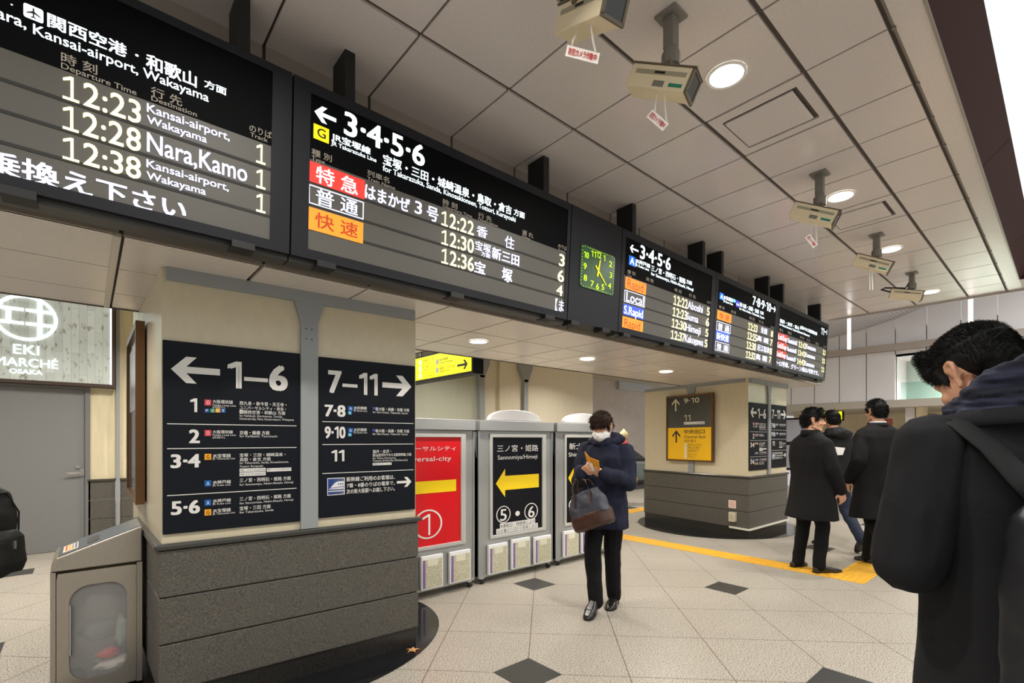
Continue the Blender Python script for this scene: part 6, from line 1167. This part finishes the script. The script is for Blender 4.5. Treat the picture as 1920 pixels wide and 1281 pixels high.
# scarf: wound folds
def plaid():
    m = bpy.data.materials.new('plaid_scarf'); m.use_nodes = True; nt = m.node_tree; b = nt.nodes['Principled BSDF']; tc = nt.nodes.new('ShaderNodeTexCoord'); sp = nt.nodes.new('ShaderNodeSeparateXYZ'); nt.links.new(tc.outputs['Object'], sp.inputs[0])
    def band(src, sc, lo, hi, off=0.0):
        a = nt.nodes.new('ShaderNodeMath'); a.operation = 'MULTIPLY_ADD'; a.inputs[1].default_value = sc; a.inputs[2].default_value = off; nt.links.new(src, a.inputs[0])
        f = nt.nodes.new('ShaderNodeMath'); f.operation = 'FRACT'; nt.links.new(a.outputs[0], f.inputs[0])
        c = nt.nodes.new('ShaderNodeMath'); c.operation = 'COMPARE'; c.inputs[1].default_value = (lo + hi) / 2; c.inputs[2].default_value = (hi - lo) / 2; nt.links.new(f.outputs[0], c.inputs[0]); return c.outputs[0]
    def mix(fac, a, col):
        n = nt.nodes.new('ShaderNodeMix'); n.data_type = 'RGBA'; nt.links.new(fac, n.inputs[0]); n.inputs[7].default_value = lin(col)
        if isinstance(a, tuple): n.inputs[6].default_value = a
        else: nt.links.new(a, n.inputs[6])
        return n.outputs[2]
    c = mix(band(sp.outputs[2], 14, .0, .4), lin((30, 34, 54)), (20, 23, 38)); c = mix(band(sp.outputs[2], 14, .62, .72), c, (50, 54, 74)); c = mix(band(sp.outputs[0], 2.6, .0, .3, .0), c, (20, 56, 54)); c = mix(band(sp.outputs[0], 2.6, .93, .985, .0), c, (196, 190, 156))
    nt.links.new(c, b.inputs['Base Color']); b.inputs['Roughness'].default_value = .9
    n = nt.nodes.new('ShaderNodeTexNoise'); n.inputs['Scale'].default_value = 220; bp = nt.nodes.new('ShaderNodeBump'); bp.inputs['Strength'].default_value = .4; bp.inputs['Distance'].default_value = .004; nt.links.new(tc.outputs['Object'], n.inputs['Vector']); nt.links.new(n.outputs['Fac'], bp.inputs['Height']); nt.links.new(bp.outputs[0], b.inputs['Normal'])
    return m
bm = bmesh.new()
for k, (z, rx, ry, tl, r0, fy) in enumerate(((1.462, .11, .106, -.08, .028, .0), (1.488, .104, .106, -.3, .028, -.006), (1.506, .098, .106, -.54, .027, -.01), (1.52, .09, .104, -.78, .025, -.012))):
    pts = [(rx * math.cos(2 * PI * i / 28), fy + ry * math.sin(2 * PI * i / 28), z + tl * ry * math.sin(2 * PI * i / 28) + .008 * math.sin(4 * PI * i / 28 + k)) for i in range(29)]
    tube(bm, pts, r0 * .72, 10, ry=r0)
sc_ = skin('scarf', bm, plaid(), tG, .005, 2, (16, .013, 3.2))
collar(tG, (0, -.005, 1.425), (.125, .108), .04, HERR, tilt=-.15, thick=.012, gap=.6)
bm = bmesh.new(); slab(bm, basis((-.165, -.07, .87), (-.1, 1, .12), (-.45, -.12, 1)), rrect(0, .1, -.04, .0, .01, 3), .012); build('pocket_flap', bm, HERR, tG)
ph = thing('smartphone', 'dark smartphone held by the man in the charcoal coat', 'phone'); RG = Matrix.Translation((FG[0], FG[1], 0)) @ Matrix.Rotation(R(FH - 90), 4, 'Z'); place(ph, RG @ Matrix.Translation((0, .33, 1.2)) @ Matrix.Rotation(R(-50), 4, 'X'))
bm = bmesh.new(); slab(bm, Matrix.Identity(4), rrect(-.036, .036, -.07, .07, .009, 4), .009); build('case', bm, RUBBER, ph); bm = bmesh.new(); slab(bm, Matrix.Translation((0, 0, .009)), rrect(-.032, .032, -.062, .062, .004, 2), .0006); build('screen', bm, mat('phone_screen', (120, 130, 150), .2, emit=.4), ph)
# backpacks
BPK = mat('backpack_nylon', (24, 26, 31), .5, vary=(40, .2)); BPL = mat('backpack_leather', (30, 30, 31), .6, spec=.25)
def backpack(label, M, w_=.3, d_=.16, h_=.46, straps=None, m=BPK):
    t = thing('backpack', label, 'backpack'); t.matrix_world = M
    bm = bmesh.new(); loft(bm, [(0, 0, 0, w_ / 2 - .03, d_ / 2 - .02), (0, 0, .03, w_ / 2, d_ / 2), (0, 0, h_ * .7, w_ / 2 + .004, d_ / 2 - .005), (0, .01, h_ * .92, w_ / 2 - .012, d_ / 2 - .025), (0, .02, h_, w_ / 2 - .05, d_ / 2 - .05)], 32, 4.5); skin('main_compartment', bm, m, t, .008, 3, (10, .007, 1))
    bm = bmesh.new(); loft(bm, [(0, -d_ / 2 - .02, .03, w_ / 2 - .05, .03), (0, -d_ / 2 - .02, .08, w_ / 2 - .035, .045), (0, -d_ / 2 - .015, h_ * .45, w_ / 2 - .035, .04), (0, -d_ / 2 - .01, h_ * .52, w_ / 2 - .06, .02)], 28, 4); p = skin('front_pocket', bm, m, t, .008, 2, (14, .005, 1))
    bm = bmesh.new(); tube(bm, [(-w_ / 2 + .075, -d_ / 2 - .05, h_ * .4), (0, -d_ / 2 - .056, h_ * .41), (w_ / 2 - .075, -d_ / 2 - .05, h_ * .4)], .003, 6); build('zip', bm, RUBBER, p)
    bm = bmesh.new(); tube(bm, [(-w_ / 2 + .017, -d_ / 2 + .02, .05), (-w_ / 2 + .013, -d_ / 2 + .018, h_ * .7), (-w_ / 2 + .06, -d_ / 2 + .035, h_ * .93), (w_ / 2 - .06, -d_ / 2 + .035, h_ * .93), (w_ / 2 - .013, -d_ / 2 + .018, h_ * .7), (w_ / 2 - .017, -d_ / 2 + .02, .05)], .004, 8); build('piping', bm, BPL, t)
    bm = bmesh.new(); tube(bm, [(-.05, d_ / 2 - .05, h_ - .03), (-.04, d_ / 2 - .05, h_ + .03), (.04, d_ / 2 - .05, h_ + .03), (.05, d_ / 2 - .05, h_ - .03)], .008, 8); build('grab_handle', bm, BPL, t)
    bm = bmesh.new(); box(bm, .03, .042, -d_ / 2 - .068, -d_ / 2 - .058, h_ * .33, h_ * .42); build('zip_pull', bm, CHROME, p)
    for pts in straps or ():
        bm = bmesh.new(); tube(bm, pts, .007, 14, ry=.036, up=(1, 0, 0)); build('shoulder_strap', bm, BPL, t, True)
    return t
MBK = RG @ Matrix.Translation((-.04, -.225, .81))
backpack('dark backpack on the charcoal coat at the right edge', MBK, .34, .13, .46, [[(-.04, .06, .445), (-.065, .09, .50), (-.10, .125, .575), (-.125, .175, .628), (-.135, .225, .642), (-.135, .29, .61), (-.13, .36, .5), (-.13, .385, .38)], [(.04, .06, .445), (.08, .09, .50), (.13, .125, .575), (.16, .175, .628), (.17, .225, .642), (.17, .29, .61), (.165, .36, .5), (.165, .385, .38)]], BPK)
# --- person just outside the left edge, whose backpack shows
J = dict(hipL=(-.09, 0, .84), hipR=(.09, 0, .84), knL=(-.09, .06, .46), knR=(.09, .03, .46), anL=(-.09, .02, .1), anR=(.09, -.04, .1), heelL=(-.09, -.05, 0), toeL=(-.09, .2, 0), heelR=(.09, -.1, 0), toeR=(.09, .14, 0),
         neck=(0, .02, 1.34), head=(0, .05, 1.47), bow=8, shL=(-.18, 0, 1.25), shR=(.18, 0, 1.25), elL=(-.23, .0, 1.0), elR=(.23, .0, 1.0), wrL=(-.2, .17, .86), wrR=(.2, .17, .86),
         handL=((.1, .8, -.4), (1, 0, 0), .5), handR=((-.1, .8, -.4), (-1, 0, 0), .5))
LP = (-.66, 3.75); LH = 140
tL, H_, cL, _ = figure('person in black jacket at the left edge, only the backpack showing', LP, LH, J, std_coat(.72, 1.32, w=.21, d=.135), (.075, .066, .055), coat_mat=PUFF, coat_name='jacket')
hair_cap(H_, tL, HAIR, 300, .03, .0026, seed=11)
RL = Matrix.Translation((LP[0], LP[1], 0)) @ Matrix.Rotation(R(LH - 90), 4, 'Z')
backpack('black backpack cut off by the left edge, in front of the grey door', RL @ Matrix.Translation((0.0, -.30, .70)), .31, .22, .46, [[(sx_ * .1, .14, .38), (sx_ * .13, .19, .5), (sx_ * .14, .26, .60), (sx_ * .14, .34, .61), (sx_ * .14, .42, .5), (sx_ * .13, .45, .36)] for sx_ in (-1, 1)], mat('backpack_black', (14, 14, 15), .7))
